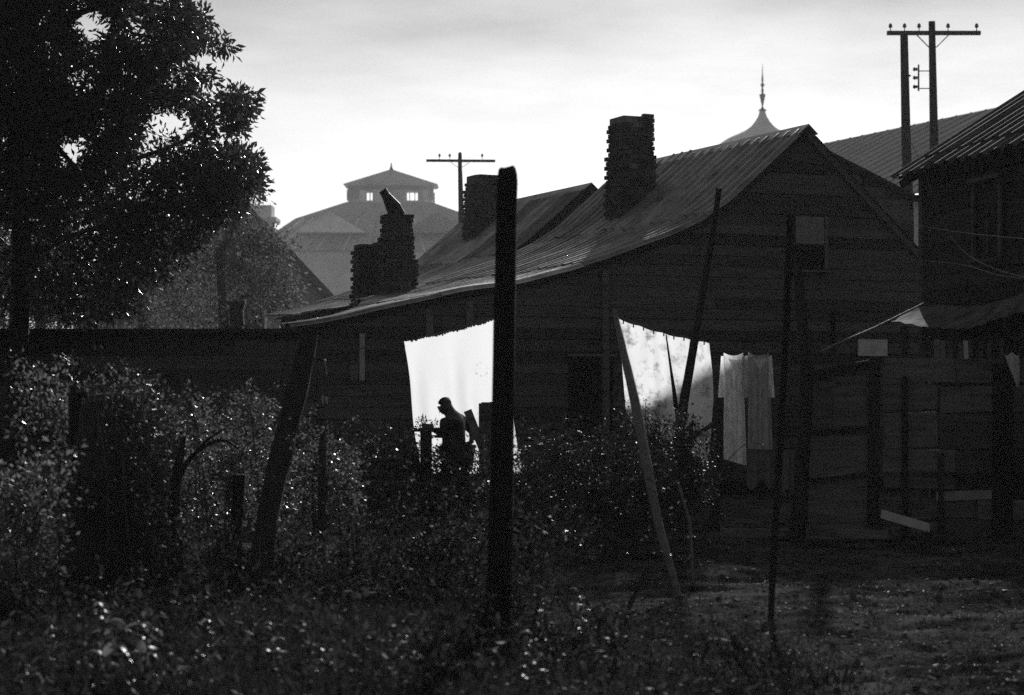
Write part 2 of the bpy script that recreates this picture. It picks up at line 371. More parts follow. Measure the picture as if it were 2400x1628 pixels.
def brick_chimney(name, parent, c, w, d, z0, z1, jit=.012, top=None, prof=None, single=True, ang=math.radians(23.1), label=None, maxn=300):
    """running bond stack; prof(t) widens/narrows it; each brick an object when single"""
    if parent is None: ch = thing(name, (c[0], c[1], z0), label, 'chimney')
    ax = Vector((math.cos(ang), math.sin(ang), 0)); ay = Vector((-math.sin(ang), math.cos(ang), 0))
    prof = prof or (lambda t: 1.0)
    core = MB(); nzs = 10
    for i in range(nzs):
        ta, tb = i / nzs, (i + 1) / nzs; k = min(prof(ta), prof(tb)) * .5
        a = boxv(Vector((c[0], c[1], (z0 + (z1 - z0) * (ta + tb) / 2) - (.04 if i == nzs - 1 else 0))), ax, ay, Z, (w * k * 2 - .035), (d * k * 2 - .035), (z1 - z0) / nzs - (.08 if i == nzs - 1 else 0) + .001)
        core.add(a, BOXF)
    if parent is None: cr = core.build('mortar_core', M['mortar'], ch); host = ch
    else: cr = core.build('chimney', M['mortar'], parent); host = cr
    H = .076; L_ = .215; shared = None; joined = MB(); cnt = 0
    z = z0; row = 0; rows = int((z1 - z0) / H)
    for row in range(rows):
        t = row / rows; k = prof(t); hw, hd = w * k / 2, d * k / 2; zc = z0 + (row + .5) * H
        if top and zc > z1 - .6:
            pass
        for side, (a_, b_, half, off) in enumerate(((ax, ay, hw, -hd), (ay, ax, hd, -hw), (ax, ay, hw, hd), (ay, ax, hd, hw))):
            n = max(1, round(2 * half / L_)); st = 2 * half / n
            for q in range(n):
                o = (q + .5) * st - half + (0 if row % 2 else st * .0)
                if row % 2: o += st * .5
                if o > half - st * .2: o = -half + st * .25 if row % 2 else o
                cc = Vector((c[0], c[1], zc)) + a_ * (max(-half + .06, min(half - .06, o))) + b_ * (off + (-.0 if off > 0 else .0) + R.uniform(-.5, 1) * jit * (1 if off > 0 else -1) + (-.045 if off > 0 else .045))
                if top and not top(cc, z1): continue
                if R.random() < .012: continue
                if single and cnt < maxn and side in (0, 1, 3):
                    if shared is None:
                        me = bpy.data.meshes.new('brick'); me.from_pydata([tuple(p) for p in boxv((0, 0, 0), X, Y_, Z, .2, .1, .064)], [], BOXF); me.materials.append(M['brick']); shared = me
                    o_ = bpy.data.objects.new('brick', shared); link(o_, host, cc)
                    o_.rotation_euler = (R.uniform(-.03, .03), R.uniform(-.03, .03), ang + (math.pi / 2 if side in (1, 3) else 0) + R.uniform(-.06, .06))
                    o_.scale = (min(1, st / .215) * R.uniform(.96, 1.06), 1, R.uniform(.94, 1.05)); cnt += 1
                else:
                    joined.add(boxv(cc, a_, b_, Z, min(.2, st - .012), .1, .064), BOXF)
    if joined.v: joined.build('brickwork', M['brick'], host, kind='stuff')
    return ch if parent is None else cr

hA, rfA = row_house('front dark clapboard house with catslide tin roof behind the laundry', .3)
# gable window with a pale blind (only on the front house)
def hwin(h):
    def WB(px0, py0, px1, py1, off, th, mt, name, par):
        # rectangle given on the gable plane, built proud of the boards
        def uz(px, py):
            r = (px - CX) / F; u = (A0.x - r * A0.y) / (-U.x + r * U.y); yy = A0.y + U.y * u
            return u, EYE + (HZ - py) / F * yy
        u0, z1 = uz(px0, py0); u1, z0 = uz(px1, py1)
        q = [W(u0, off, z0), W(u1, off, z0), W(u1, off, z1), W(u0, off, z1)]
        q += [p + V * -th for p in q]
        return mesh(name, q, BOXF, mt, par)
    fr = WB(1851, 500, 1935, 648, -.045, .03, M['wood'], 'window', h)
    WB(1847, 499, 1938, 505, -.075, .035, M['trim'], 'lintel', fr)
    WB(1858, 508, 1924, 574, -.076, .012, M['blind'], 'blind', fr)
    WB(1858, 577, 1924, 625, -.076, .006, M['glass'], 'pane', fr)
    WB(1926, 507, 1933, 632, -.076, .02, M['fence'], 'casing', fr)
    WB(1850, 507, 1856, 632, -.076, .02, M['wood'], 'casing', fr)
    WB(1850, 634, 1937, 640, -.076, .06, M['fence'], 'sill', fr)
    WB(1330, 835, 1432, 1090, -.045, .02, M['core'], 'door', h)
    WB(1326, 828, 1438, 834, -.075, .03, M['fence'], 'door_lintel', h)
    WB(1838, 700, 1846, 900, -.045, .02, M['fence'], 'batten', h); WB(1945, 735, 1953, 830, -.045, .02, M['core'], 'batten', h)
    WB(2003, 796, 2071, 833, -.085, .02, M['blind'], 'patch_board', h)
    WB(836, 783, 848, 890, -.1, .03, M['blind'], 'door_post', h)
    WB(815, 845, 834, 890, -.075, .02, M['fence'], 'shutter', h)
hwin(hA)
def top_main(c, z1):
    # broken, slanting top: low on the left, one high course on the right
    s = (c - CH).dot(Vector((math.cos(.4), math.sin(.4), 0)))
    return c.z < z1 - .16 + s * .22 or (.05 < s < .24 and c.z < z1 + .0)
CH = W(1.06, 3.71, 0)
chA = brick_chimney('chimney', rfA, (CH.x, CH.y), .56, .56, 4.15, 6.08, top=top_main, prof=lambda t: 1.12 if t < .3 else (1.09 if t < .62 else 1.0 - .0 * t), jit=.01)

# the second house of the row: same pattern, finer corrugation, its chimney set a little nearer the ridge
hB, rfB = row_house('second wooden house farther back, its ribbed roof seen left of the big chimney', .17, 4.7)
brick_chimney('chimney', rfB, ((CH - U * .34).x, (CH - U * .34).y), .56, .56, 4.15, 6.04, top=lambda c, z1: c.z < z1 - .2 or (c - CH).dot(U) < -.25, prof=lambda t: 1.1 if t < .5 else (1.04 if t < .8 else .96), jit=.015)
hB.location = (1.49, 38.7, 0)

# back buildings to the right of the front house
def prism(prof, p0, du, dv, depth):
    n = len(prof); vs = [p0 + du * a + Z * z for a, z in prof] + [p0 + du * a + Z * z + dv * depth for a, z in prof]
    return vs, [tuple(range(n)), tuple(range(2 * n - 1, n - 1, -1))] + [(i, i + n, (i + 1) % n + n, (i + 1) % n) for i in range(n)]
t = thing('back_house', (6, 38, 0), 'dark house behind the right slope of the front house, low shallow roof', 'house')
e0 = P(1885, 332, 37.2); e1 = P(2140, 462, 39.2)
du = Vector((e1.x - e0.x, e1.y - e0.y, 0)); wd = du.length; du.normalize(); dv = Vector((-du.y, du.x, 0))
WLF = .12
v_, f_ = prism([(-wd * WLF, e0.z - .1 - (e0.z - e1.z) * WLF), (-wd * WLF, 0), (wd, 0), (wd, e1.z - .1), (0, e0.z - .1)], Vector((e0.x, e0.y, 0)), du, dv, 2)
mesh('wall', v_, f_, M['core'], t)
k = 0; z = .3
while z < e0.z - .25:
    z1 = z + .19; ex = wd * min(1, (e0.z - .12 - z1) / (e0.z - e1.z)) - .01
    q = []
    for o in (-.03, -.008):
        q += [Vector((e0.x, e0.y, 0)) + du * a + Z * zz - dv * (-o) for a, zz in ((-min(ex, wd * WLF), z), (ex, z), (ex, z1), (-min(ex, wd * WLF), z1))]
    mesh('clapboard', q, BOXF, M['woodh'], t); z += .196
m = MB()
for s in (-1, 1):
    a = Vector((e0.x, e0.y, e0.z)) - dv * .15; b = a + (du * (s * (wd + .12)) - Z * (e0.z - e1.z) * (1 + .12 / wd)) * (WLF if s < 0 else 1)
    q = [a, b, b + dv * 2.3, a + dv * 2.3]; m.add(q + [p - Z * .06 for p in q], BOXF)
m.build('roof', M['wood'], t)
v_, f_ = tube([Vector((e1.x, e1.y, e1.z - .02)) - dv * .3, Vector((e1.x, e1.y, e1.z - .05)) + dv * 2], [.075, .075], 8); mesh('gutter', v_, f_, M['iron'], t)

# ------------------------------------------------------------------ house on the right
c0 = Vector((5.01, 24.0, 0)); E = Vector((-.213, .977, 0)); S = Vector((.977, .213, 0))
t = thing('board_house', c0, 'black boarded house cut by the right edge, tin roof and narrow window', 'house')
def C(e, s, z): return c0 + E * e + S * s + Z * z
eav = 4.22
v_, f_ = prism([(.03, 0), (3.6, 0), (3.6, eav + .4), (1.9, eav + 1.3), (.03, eav + .08)], c0 - E * 7 , S, E, 6.98)
mesh('wall', v_, f_, M['core'], t)
z = .35; k = 0
while z < eav:
    q = []
    tl = R.uniform(-.01, .01)
    for o in (-.03 - R.uniform(0, .012), -.004):
        q += [C(.02, o, z), C(-6.9, o, z + tl), C(-6.9, o + (.012 if o < -.02 else 0), z + .175 + tl), C(.02, o + (.012 if o < -.02 else 0), z + .175)]
    mesh('siding_board', q, BOXF, M['wood_right'], t); z += .182
for zz, ss in ((.0, 0),):
    v_, f_ = bar(C(.03, -.04, .1), C(.03, -.04, eav - .02), .1, .09, S); mesh('corner_board', v_, f_, M['fence'], t)
# window on the side wall: e from photo columns
def ce(px):
    r = (px - CX) / F; return (r * 24 - 5.01) / (-.213 - r * .977)
def cz(px, py):
    e = ce(px); return EYE + (HZ - py) / F * (24 + .977 * e)
ea, eb = ce(2300), ce(2362)
wz0, wz1 = 3.0, cz(2330, 424)
fr = MB(); q = [C(ea, -.07, wz0), C(eb, -.07, wz0), C(eb, -.07, wz1), C(ea, -.07, wz1)]; fr.add(q + [p + S * .03 for p in q], BOXF)
w_ = fr.build('window', M['core'], t)
for (a, b, z0, z1, o, nm, mt) in ((ea + .03, ea - .02, wz0, wz1, -.11, 'casing', 'fence'), (eb + .02, eb - .03, wz0, wz1, -.11, 'casing', 'fence'), (ea + .06, eb - .06, wz1, wz1 + .05, -.15, 'lintel', 'trim'),
                                ((ea + eb) / 2 + .012, (ea + eb) / 2 - .012, wz0 + .04, wz1 - .3, -.09, 'mullion', 'fence'), (ea - .03, eb + .03, wz0 + .02, wz1 - .02, -.075, 'pane', 'glass'), (ea + .06, eb - .06, wz0 - .04, wz0, -.15, 'sill', 'fence')):
    q = [C(a, o, z0), C(b, o, z0), C(b, o, z1), C(a, o, z1)]; mesh(nm, q + [p + S * .028 for p in q], BOXF, M[mt], w_)
# roof
tanp = .62
rm = MB(); q = [C(.25, -.27, eav - .1), C(-7.1, -.27, eav - .1), C(-7.1, 1.95, eav - .1 + tanp * 2.2), C(.25, 1.95, eav - .1 + tanp * 2.2)]
rm.add(q + [p - Z * .04 for p in q], BOXF); q = [C(.25, 1.95, eav - .1 + tanp * 2.2), C(-7.1, 1.95, eav - .1 + tanp * 2.2), C(-7.1, 3.9, eav - .1 + tanp * .25), C(.25, 3.9, eav - .1 + tanp * .25)]
rm.add(q + [p - Z * .04 for p in q], BOXF); rfC = rm.build('roof', M['wood'], t)
lam = .31; e = .3; k = 0
while e > -7:
    e2 = e - lam * 3.03; nu, nv = 8, 30; vs, fs = [], []; j = R.uniform(-.03, .04)
    for i in range(nu + 1):
        s = -.33 - j + (2.28 + j) * i / nu
        for jj in range(nv + 1):
            ee = e + .02 + (e2 - e - .04) * jj / nv
            vs.append(C(ee, s, eav - .06 + tanp * (s + .27) +   .024 * math.cos(2 * math.pi * ee / lam) + .005 * (k % 2)))
    for i in range(nu):
        for jj in range(nv): a = i * (nv + 1) + jj; fs.append((a, a + 1, a + nv + 2, a + nv + 1))
    mesh('roof_sheet', vs, fs, M['tindark'], rfC, smooth=True)
    e = e2; k += 1
for e in np.arange(.1, -6, -.6):
    v_, f_ = bar(C(e, -.3, eav - .22), C(e, .3, eav - .22 + .37), .06, .09, Z); mesh('rafter_tail', v_, f_, M['wood_right'], rfC)
# sagging tin awning along the wall
top = [P(2110, 742, 24.0), P(2150, 722, 24.0), P(2215, 706, 23.6), P(2300, 686, 22.9), P(2345, 690, 22.2), P(2400, 672, 21.6), P(2470, 650, 21.2)]
bot = [P(2078, 750, 23.1), P(2130, 760, 22.9), P(2190, 768, 22.6), P(2250, 772, 22.2), P(2310, 758, 21.7), P(2375, 737, 21.2), P(2460, 716, 20.6)]
top = spline(top, 6); bot = spline(bot, 6)
vs, fs = [], []; nn = 14
for i, (a, b) in enumerate(zip(top, bot)):
    for j in range(nn + 1):
        s = j / nn; p = a.lerp(b, s); p = p + Z * (-.04 * math.sin(math.pi * s) + .010 * math.sin(i * 2.1) * s + .006 * math.sin(i * .6 + 5 * s) + R.uniform(-.004, .004)); vs.append(p)
for i in range(len(top) - 1):
    for j in range(nn): a = i * (nn + 1) + j; fs.append((a, a + 1, a + nn + 2, a + nn + 1))
mesh('awning_sheet', vs, fs, M['tinpale'], t, smooth=True)
for k in (5, 17, 29):
    v_, f_ = bar(bot[k] - Z * .03, Vector((bot[k].x, bot[k].y, 0)), .08, .08, Y_); mesh('awning_post', v_, f_, M['wood_right'], t)
# a leaning pole on the awning
a, b = P(1925, 822, 21.6), P(2165, 712, 22.6)
pl = thing('leaning_rod', Vector((a.x, a.y, a.z)), 'thin pale rod slanting from the fence up to the tin awning', 'pole')
v_, f_ = tube([a, a.lerp(b, .5) - Z * .02, b], [.014, .014, .012], 6); mesh('shaft', v_, f_, M['palepole'], pl)

# ------------------------------------------------------------------ fence and gate at right
FY = 21.3
t = thing('board_fence', P(2220, 1250, FY), 'patched dark fence of wide boards below the tin awning', 'fence')
rows = [(842, 898), (902, 962), (968, 1050), (1056, 1108), (1118, 1142), (1168, 1212), (1218, 1262)]
for i, (ya, yb) in enumerate(rows):
    xs = [2068, R.choice([2200, 2240, 2290]), 2480]
    for k in range(2):
        x0, x1 = xs[k] + 2, xs[k + 1] - 2; ta, tb = R.uniform(-5, 5), R.uniform(-5, 5)
        if i == 4 and k == 1: continue
        p0, p1 = P(x0, (ya + yb) / 2 + ta, FY), P(x1, (ya + yb) / 2 + tb, FY + .02)
        v_, f_ = bar(p0, p1, (yb - ya) / F * FY, .025, Y_, .02); mesh('board', v_, f_, M['fence'], t)
for px, w, ya in ((2050, .11, 838), (2340, .1, 850), (2205, .045, 1060), (2455, .1, 850), (2120, .05, 880)):
    p = P(px, ya, FY - .05); v_, f_ = bar(p, Vector((p.x + R.uniform(-.02, .02), p.y, -.05)), w, .09, Y_); mesh('post', v_, f_, M['wood'], t)
for i, px in enumerate((2196, 2210, 2226, 2250, 2263, 2275, 2300, 2318, 2352)):
    w = R.uniform(.035, .06); p = P(px, 792 + R.uniform(0, 12), FY + .03); v_, f_ = bar(p, P(px + R.uniform(-2, 2), 850, FY + .03), w, .02, Y_)
    mesh('picket', v_, f_, M['blind'] if i in (1, 4) else M['fence'], t)
p = P(2258, 1160, FY - .03); v_, f_ = bar(P(2194, 1162, FY - .04), P(2324, 1157, FY - .04), .1, .02, Y_); o = mesh('board', v_, f_, M['blind'], t); o['label'] = 'short pale board patching the fence'
g_ = thing('plank_gate', P(1965, 1250, FY), 'dark gate patched with sheets of tin, left of the fence post', 'gate')
for (x0, y0, x1, y1, mt) in ((1893, 872, 1950, 1008, 'fence'), (1954, 868, 2030, 1000, 'fence'), (1893, 1012, 2034, 1118, 'fence'), (1896, 1122, 2036, 1252, 'fence')):
    q = [P(x0, y1, FY), P(x1, y1 - 8, FY), P(x1, y0 - 6, FY + .01), P(x0, y0 + 6, FY + .01)]
    mesh('panel', q + [p + Vector((0, .022, 0)) for p in q], BOXF, M[mt], g_)
v_, f_ = bar(P(1885, 882, FY - .05), P(2052, 850, FY - .05), .1, .05, Y_); mesh('top_rail', v_, f_, M['wood'], g_)
v_, f_ = bar(P(1893, 1015, FY - .04), P(2036, 1004, FY - .04), .05, .03, Y_); mesh('cross_rail', v_, f_, M['wood'], g_)
v_, f_ = bar(P(1900, 1128, FY - .04), P(2030, 1110, FY - .04), .05, .03, Y_); mesh('cross_rail', v_, f_, M['wood'], g_)
# things lying and hanging there
t = thing('pale_plank', P(2120, 1222, 20.6), 'short pale plank tilted at the foot of the fence', 'plank')
v_, f_ = bar(P(2064, 1202, 20.7), P(2180, 1236, 20.5), .09, .06, Y_, .02); mesh('plank', v_, f_, M['blind'], t)
v_, f_ = bar(P(2063, 1209, 20.75), P(2063, 1270, 20.75), .05, .05, Y_); mesh('chock', v_, f_, M['wood'], t)
v_, f_ = bar(P(2178, 1240, 20.5), P(2178, 1275, 20.5), .05, .05, Y_); mesh('chock', v_, f_, M['wood'], t)
p0 = P(1690, 1259, 20.9)
t = thing('sill_plank', Vector((p0.x, p0.y, 0)), 'long low plank lying on the dirt before the gate', 'plank')
for (x0, x1) in ((1690, 1955), (1962, 2085)):
    a, b = P(x0, 1259, 20.9), P(x1, 1262, 20.7)
    v_, f_ = bar(Vector((a.x, a.y, .045)), Vector((b.x, b.y, .045)), .09, .16, Y_); mesh('plank', v_, f_, M['fence'], t)
def cloth_grid(name, fn, nu, nv, mt, parent, smooth=True):
    vs, fs = [], []
    for j in range(nv + 1):
        for i in range(nu + 1): vs.append(fn(i / nu, j / nv))
    for j in range(nv):
        for i in range(nu): a = j * (nu + 1) + i; fs.append((a, a + 1, a + nu + 2, a + nu + 1))
    return mesh(name, vs, fs, mt, parent, smooth=smooth)
t = thing('hanging_rag', P(2375, 826, 20.9), 'small white rag hanging in a point from the fence top', 'rag')
def rag(s, v):
    w = lerp(34, 6, v ** 1.2) ; x = lerp(2371, 2386, v) + (s - .5) * w
    return P(x, 828 + 4 * math.sin(s * 9) + v * (78 - 10 * abs(s - .5)), 20.9 + .02 * math.sin(s * 9 + v * 3))
cloth_grid('cloth', rag, 8, 10, M['white'], t)
def wirep(name, pts, r, label, cat='wire', mt='wire'):
    pts = spline(pts, 8); t = thing(name, pts[0], label, cat); v_, f_ = tube(pts, [r] * len(pts), 5); mesh('strand', v_, f_, M[mt], t); return t
wirep('hanging_wire', [P(2115, 300, 23.5), P(2160, 385, 23), P(2210, 520, 22.6), P(2260, 590, 22), P(2330, 630, 21), P(2420, 655, 20)], .0035, 'wire drooping down across the wall of the black house')
wirep('hanging_wire', [P(1700, 486, 24), P(1940, 492, 23.7), P(2100, 520, 23.4), P(2250, 545, 22), P(2420, 562, 20)], .003, 'wire running level past the house corner below the window')
wirep('hanging_wire', [P(2170, 612, 23.5), P(2260, 622, 22.4), P(2340, 645, 21), P(2420, 655, 20)], .0025, 'faint lower wire along the black house wall')

# ------------------------------------------------------------------ long low shed at left
SY = 26.8
t = thing('plank_shed', P(300, 1200, SY), 'long low dark shed of horizontal planks at the left', 'shed')
x0, x1 = P(-400, 0, SY).x, P(742, 0, SY).x; zt = P(0, 780, SY).z
m = MB().box(((x0 + x1) / 2, SY + 1.55, zt / 2 - .02), x1 - x0 - .02, 3.0, zt - .04); m.build('wall', M['core'], t)
z = .15
while z < zt - .12:
    cuts = [x0] + sorted(R.uniform(x0 + 1, x1 - 1) for _ in range(2)) + [x1]
    for a, b in zip(cuts[:-1], cuts[1:]):
        v_, f_ = bar((a + .004, SY + R.uniform(-.012, .012), z + .1 + R.uniform(-.008, .008)), (b - .004, SY + R.uniform(-.012, .012), z + .1 + R.uniform(-.008, .008)), .196, .026, Y_); mesh('plank', v_, f_, M['woodh'], t)
    z += .205
m = MB().box(((x0 + x1) / 2, SY + 1.5, zt + .02), x1 - x0 + .2, 3.5, .05); m.build('roof', M['wood'], t)

# ------------------------------------------------------------------ chimneys behind the catslide roof
c = P(930, 690, 33.8)
t1 = brick_chimney('brick_chimney', None, (c.x, c.y), .40, .40, 1.2, 4.50, label='tall ragged brick chimney with a crooked stovepipe on top', prof=lambda t: 1.32 if t < .64 else (1.38 if t < .76 else (1.12 if t < .9 else (1.0 if t < .96 else 1.12))), jit=.012, maxn=300)
a, b = P(931, 500, 33.7), P(897, 447, 33.7)
v_, f_ = tube([a + Z * -.05, a.lerp(b, .25), a.lerp(b, .8), b], [.15, .135, .075, .075], 10); mesh('stovepipe', v_, f_, M['iron'], t1)
c = P(862, 700, 35)
def topc2(c_, z1): return c_.z < z1 - .1 + (c_ - Vector((c.x, c.y, 0))).x * .35
t2 = brick_chimney('brick_chimney', None, (c.x, c.y), .42, .42, 1.2, 4.12, label='shorter broken brick chimney just left of the tall one', prof=lambda t: 1.08 if t < .7 else 1.0, top=topc2, jit=.01, maxn=300)
c = P(556, 700, 38)
t3 = brick_chimney('brick_chimney', None, (c.x, c.y), .24, .24, 1.2, EYE + 197 / F * 38, label='small dark chimney rising above the low shed roof', prof=lambda t: 1.35 if t > .93 else 1.0, single=False, ang=0)
t = thing('brick_stack', P(598, 900, 64), 'blurred wide brick stack behind the small dark chimney', 'chimney')
m = MB(); a = P(598, 735, 64); m.box((a.x, 64, a.z / 2 - .1), .68, .7, a.z + .7 - .3); m.build('mortar_core', M['brick'], t)
m = MB(); m.box((a.x, 64, a.z + .55), .8, .8, .14); m.build('cap', M['brick'], t)

# ------------------------------------------------------------------ far buildings in the haze
def FP(px, py, Y): return P(px, py, Y)
# gabled building with a chimney, half hidden by trees
D = 105
t = thing('gabled_building', (P(620, 0, D).x, D, 0), 'hazy steep gabled brick building behind the trees', 'building')
ap = P(590, 492, D); rt = P(775, 695, D); lf = P(405, 695, D)
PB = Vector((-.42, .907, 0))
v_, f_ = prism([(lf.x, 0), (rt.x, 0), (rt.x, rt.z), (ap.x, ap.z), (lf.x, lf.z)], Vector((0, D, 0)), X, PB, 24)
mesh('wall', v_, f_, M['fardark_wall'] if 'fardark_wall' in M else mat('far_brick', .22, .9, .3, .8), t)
m = MB()
for q_ in (rt, lf):
    s = 1 if q_ is rt else -1
    a, b = ap + Z * .12, q_ + Z * .0 + X * s * .25
    q = [a - Y_ * .4, b - Y_ * .4, b + PB * 24.3, a + PB * 24.3]; m.add(q + [p - Z * .6 for p in q], BOXF)
m.build('roof', mat('far_dark_roof', .07, .9, .2, .5), t)
# pale masonry block with cap behind it
D = 230
t = thing('masonry_tower', (P(617, 0, D).x, D, 0), 'pale square chimney stack fading in the haze beside the tree', 'chimney')
m = MB(); a = P(575, 0, D).x; b = P(640, 0, D).x; zt_ = P(0, 484, D).z; m.box(((a + b) / 2, D, zt_ / 2), b - a, b - a, zt_); m.build('stack', M['farwall'], t)
m = MB(); z_ = P(0, 517, D).z; m.box(((a + b) / 2, D, z_), (b - a) + 1.2, (b - a) + 1.2, .45); m.build('cornice', M['farwall'], t)
# great roof with a glazed cupola
D = 330
t = thing('cupola_building', (P(917, 0, D).x, D, 0), 'large pale hipped building with a glazed cupola, fading in haze', 'building')
cx = P(917, 0, D).x
DK = .9
def rect(hw, z): return [Vector((cx - hw, D - hw * DK, z)), Vector((cx + hw, D - hw * DK, z)), Vector((cx + hw, D + hw * DK, z)), Vector((cx - hw, D + hw * DK, z))]
def frust(h0, z0, h1, z1): return rect(h0, z0) + rect(h1, z1), BOXF
pxm = D / F
def zz(py): return EYE + (HZ - py) * pxm
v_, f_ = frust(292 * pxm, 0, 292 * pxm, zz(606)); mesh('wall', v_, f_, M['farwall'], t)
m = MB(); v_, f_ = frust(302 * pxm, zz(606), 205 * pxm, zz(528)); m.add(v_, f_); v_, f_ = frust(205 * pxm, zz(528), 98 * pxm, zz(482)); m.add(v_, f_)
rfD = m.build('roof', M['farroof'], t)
for i in range(-9, 10):
    m_ = MB(); a = Vector((cx + i * 30 * pxm, D - 302 * pxm * .9, zz(606))); b = Vector((cx + i * 20.5 * pxm, D - 205 * pxm * .9, zz(528)))
    v_, f_ = bar(a, b, .2, .3, Z); mesh('roof_seam', v_, f_, M['farroof'], rfD)
for sgn in (-1, 1):   # low gables set into the slope
    m_ = MB(); gx_ = cx + sgn * 118 * pxm; gy_ = D - 262 * pxm * .9
    q = [Vector((gx_ - 78 * pxm, gy_ - 2.8, zz(566))), Vector((gx_ + 78 * pxm, gy_ - 2.8, zz(566))), Vector((gx_, gy_ - 2.8, zz(520))),
         Vector((gx_ - 78 * pxm, gy_ + 14, zz(566))), Vector((gx_ + 78 * pxm, gy_ + 14, zz(566))), Vector((gx_, gy_ + 14, zz(520)))]
    mesh('dormer', q, [(0, 1, 2), (5, 4, 3), (0, 2, 5, 3), (1, 4, 5, 2), (0, 3, 4, 1)], M['farwall'], t)
DK = .42; cup = MB(); hw = 98 * pxm
v_, f_ = frust(hw, zz(486), hw, zz(474)); cup.add(v_, f_)
cu = cup.build('cupola', M['farwall'], t)
v_, f_ = frust(hw, zz(449), hw, zz(437)); mesh('lintel_band', v_, f_, M['farwall'], cu)
for x_ in (-95, -66, -27, 21, 70, 95):
    for y_ in (-1, 1):
        m_ = MB(); m_.box((cx + x_ * pxm, D + y_ * (hw * DK - .3), (zz(474) + zz(449)) / 2), (.85 if x_ not in (-27, 21) else 2.0), .5, zz(449) - zz(474) - .02); m_.build('mullion', M['farwall'], cu)
for x_ in (-56, -47, -38, 33, 45, 57):
    for y_ in (-1,):
        m_ = MB(); m_.box((cx + x_ * pxm, D + y_ * (hw * DK - .3), (zz(474) + zz(449)) / 2), .16, .2, zz(449) - zz(474) - .02); m_.build('glazing_bar', M['farwall'], cu)
for x_ in (-82, -3, 82):
    m_ = MB(); m_.box((cx + x_ * pxm, D - hw * DK + .15, (zz(474) + zz(449)) / 2), .9*1.7 if x_ not in (-3,) else 2.9, .04, zz(449) - zz(474) - .05)
    m_.build('shutter', M['farwall'], cu)
m = MB(); v_, f_ = frust(106 * pxm, zz(440), 110 * pxm, zz(436)); m.add(v_, f_); v_, f_ = frust(109 * pxm, zz(436), 3 * pxm, zz(398)); m.add(v_, f_); m.build('cupola_roof', M['farroof'], t)
v_, f_ = tube([Vector((cx, D, zz(400))), Vector((cx, D, zz(392))), Vector((cx, D, zz(382)))], [.42, .17, .07], 8); mesh('finial', v_, f_, M['fardark'], t)
# dome with a finial
D = 360
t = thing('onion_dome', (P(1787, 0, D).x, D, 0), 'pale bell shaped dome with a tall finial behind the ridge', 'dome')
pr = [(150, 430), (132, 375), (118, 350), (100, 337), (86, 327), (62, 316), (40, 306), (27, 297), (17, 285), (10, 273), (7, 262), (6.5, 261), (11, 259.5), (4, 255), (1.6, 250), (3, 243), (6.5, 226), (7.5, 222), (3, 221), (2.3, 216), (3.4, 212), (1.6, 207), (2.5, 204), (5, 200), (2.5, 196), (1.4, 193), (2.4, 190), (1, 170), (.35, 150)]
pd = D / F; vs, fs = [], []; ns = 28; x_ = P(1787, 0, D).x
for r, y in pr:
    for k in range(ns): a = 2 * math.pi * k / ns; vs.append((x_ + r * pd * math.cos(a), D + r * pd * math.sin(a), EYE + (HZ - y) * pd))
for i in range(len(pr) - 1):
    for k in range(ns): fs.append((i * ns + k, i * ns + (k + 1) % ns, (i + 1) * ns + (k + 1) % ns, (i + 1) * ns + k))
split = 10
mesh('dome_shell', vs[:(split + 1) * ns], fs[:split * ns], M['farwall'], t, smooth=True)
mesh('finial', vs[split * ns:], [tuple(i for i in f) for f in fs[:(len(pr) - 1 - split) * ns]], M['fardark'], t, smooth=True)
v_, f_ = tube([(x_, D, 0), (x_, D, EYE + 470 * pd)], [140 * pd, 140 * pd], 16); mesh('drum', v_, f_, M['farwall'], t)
# long grey warehouse roof at right
D = 140.0; ws = D / 80.0
a = P(2330, 257, D); dr = Vector((-.3923, .9198, 0)); sd = Vector((-.9198, -.3923, 0))
t = thing('warehouse', (a.x, a.y, 0), 'long grey warehouse roof in haze behind the utility poles', 'building')
rg0 = Vector((a.x, a.y, 0)) - dr * 12 * ws; zr = a.z
prof = [(-11 * ws, 0), (9.6 * ws, 0), (9.6 * ws, zr - 4.7 * ws), (0, zr), (-11 * ws, zr - 5 * ws)]
v_, f_ = prism([(-b, z) for b, z in prof][::-1] if False else [(b, z - (.05 if z > 0 else 0)) for b, z in prof], rg0, sd, dr, 36 * ws)
mesh('wall', v_, f_, M['farwall'], t)
m = MB(); q = [rg0 + Z * zr, rg0 + sd * 9.9 * ws + Z * (zr - 4.85 * ws), rg0 + sd * 9.9 * ws + Z * (zr - 4.85 * ws) + dr * 36 * ws, rg0 + Z * zr + dr * 36 * ws]; q = [p + Z * .1 for p in q]; m.add(q + [p - Z * .12 for p in q], BOXF)
rfW = m.build('roof', M['wareroof'], t)
for i in range(36):
    b0 = rg0 + dr * (i + .5) * ws + Z * (zr + .12); v_, f_ = bar(b0, b0 + (sd * 9.8 - Z * 4.8) * ws, .07, .06, Z); mesh('roof_seam', v_, f_, M['wareroof'], rfW)

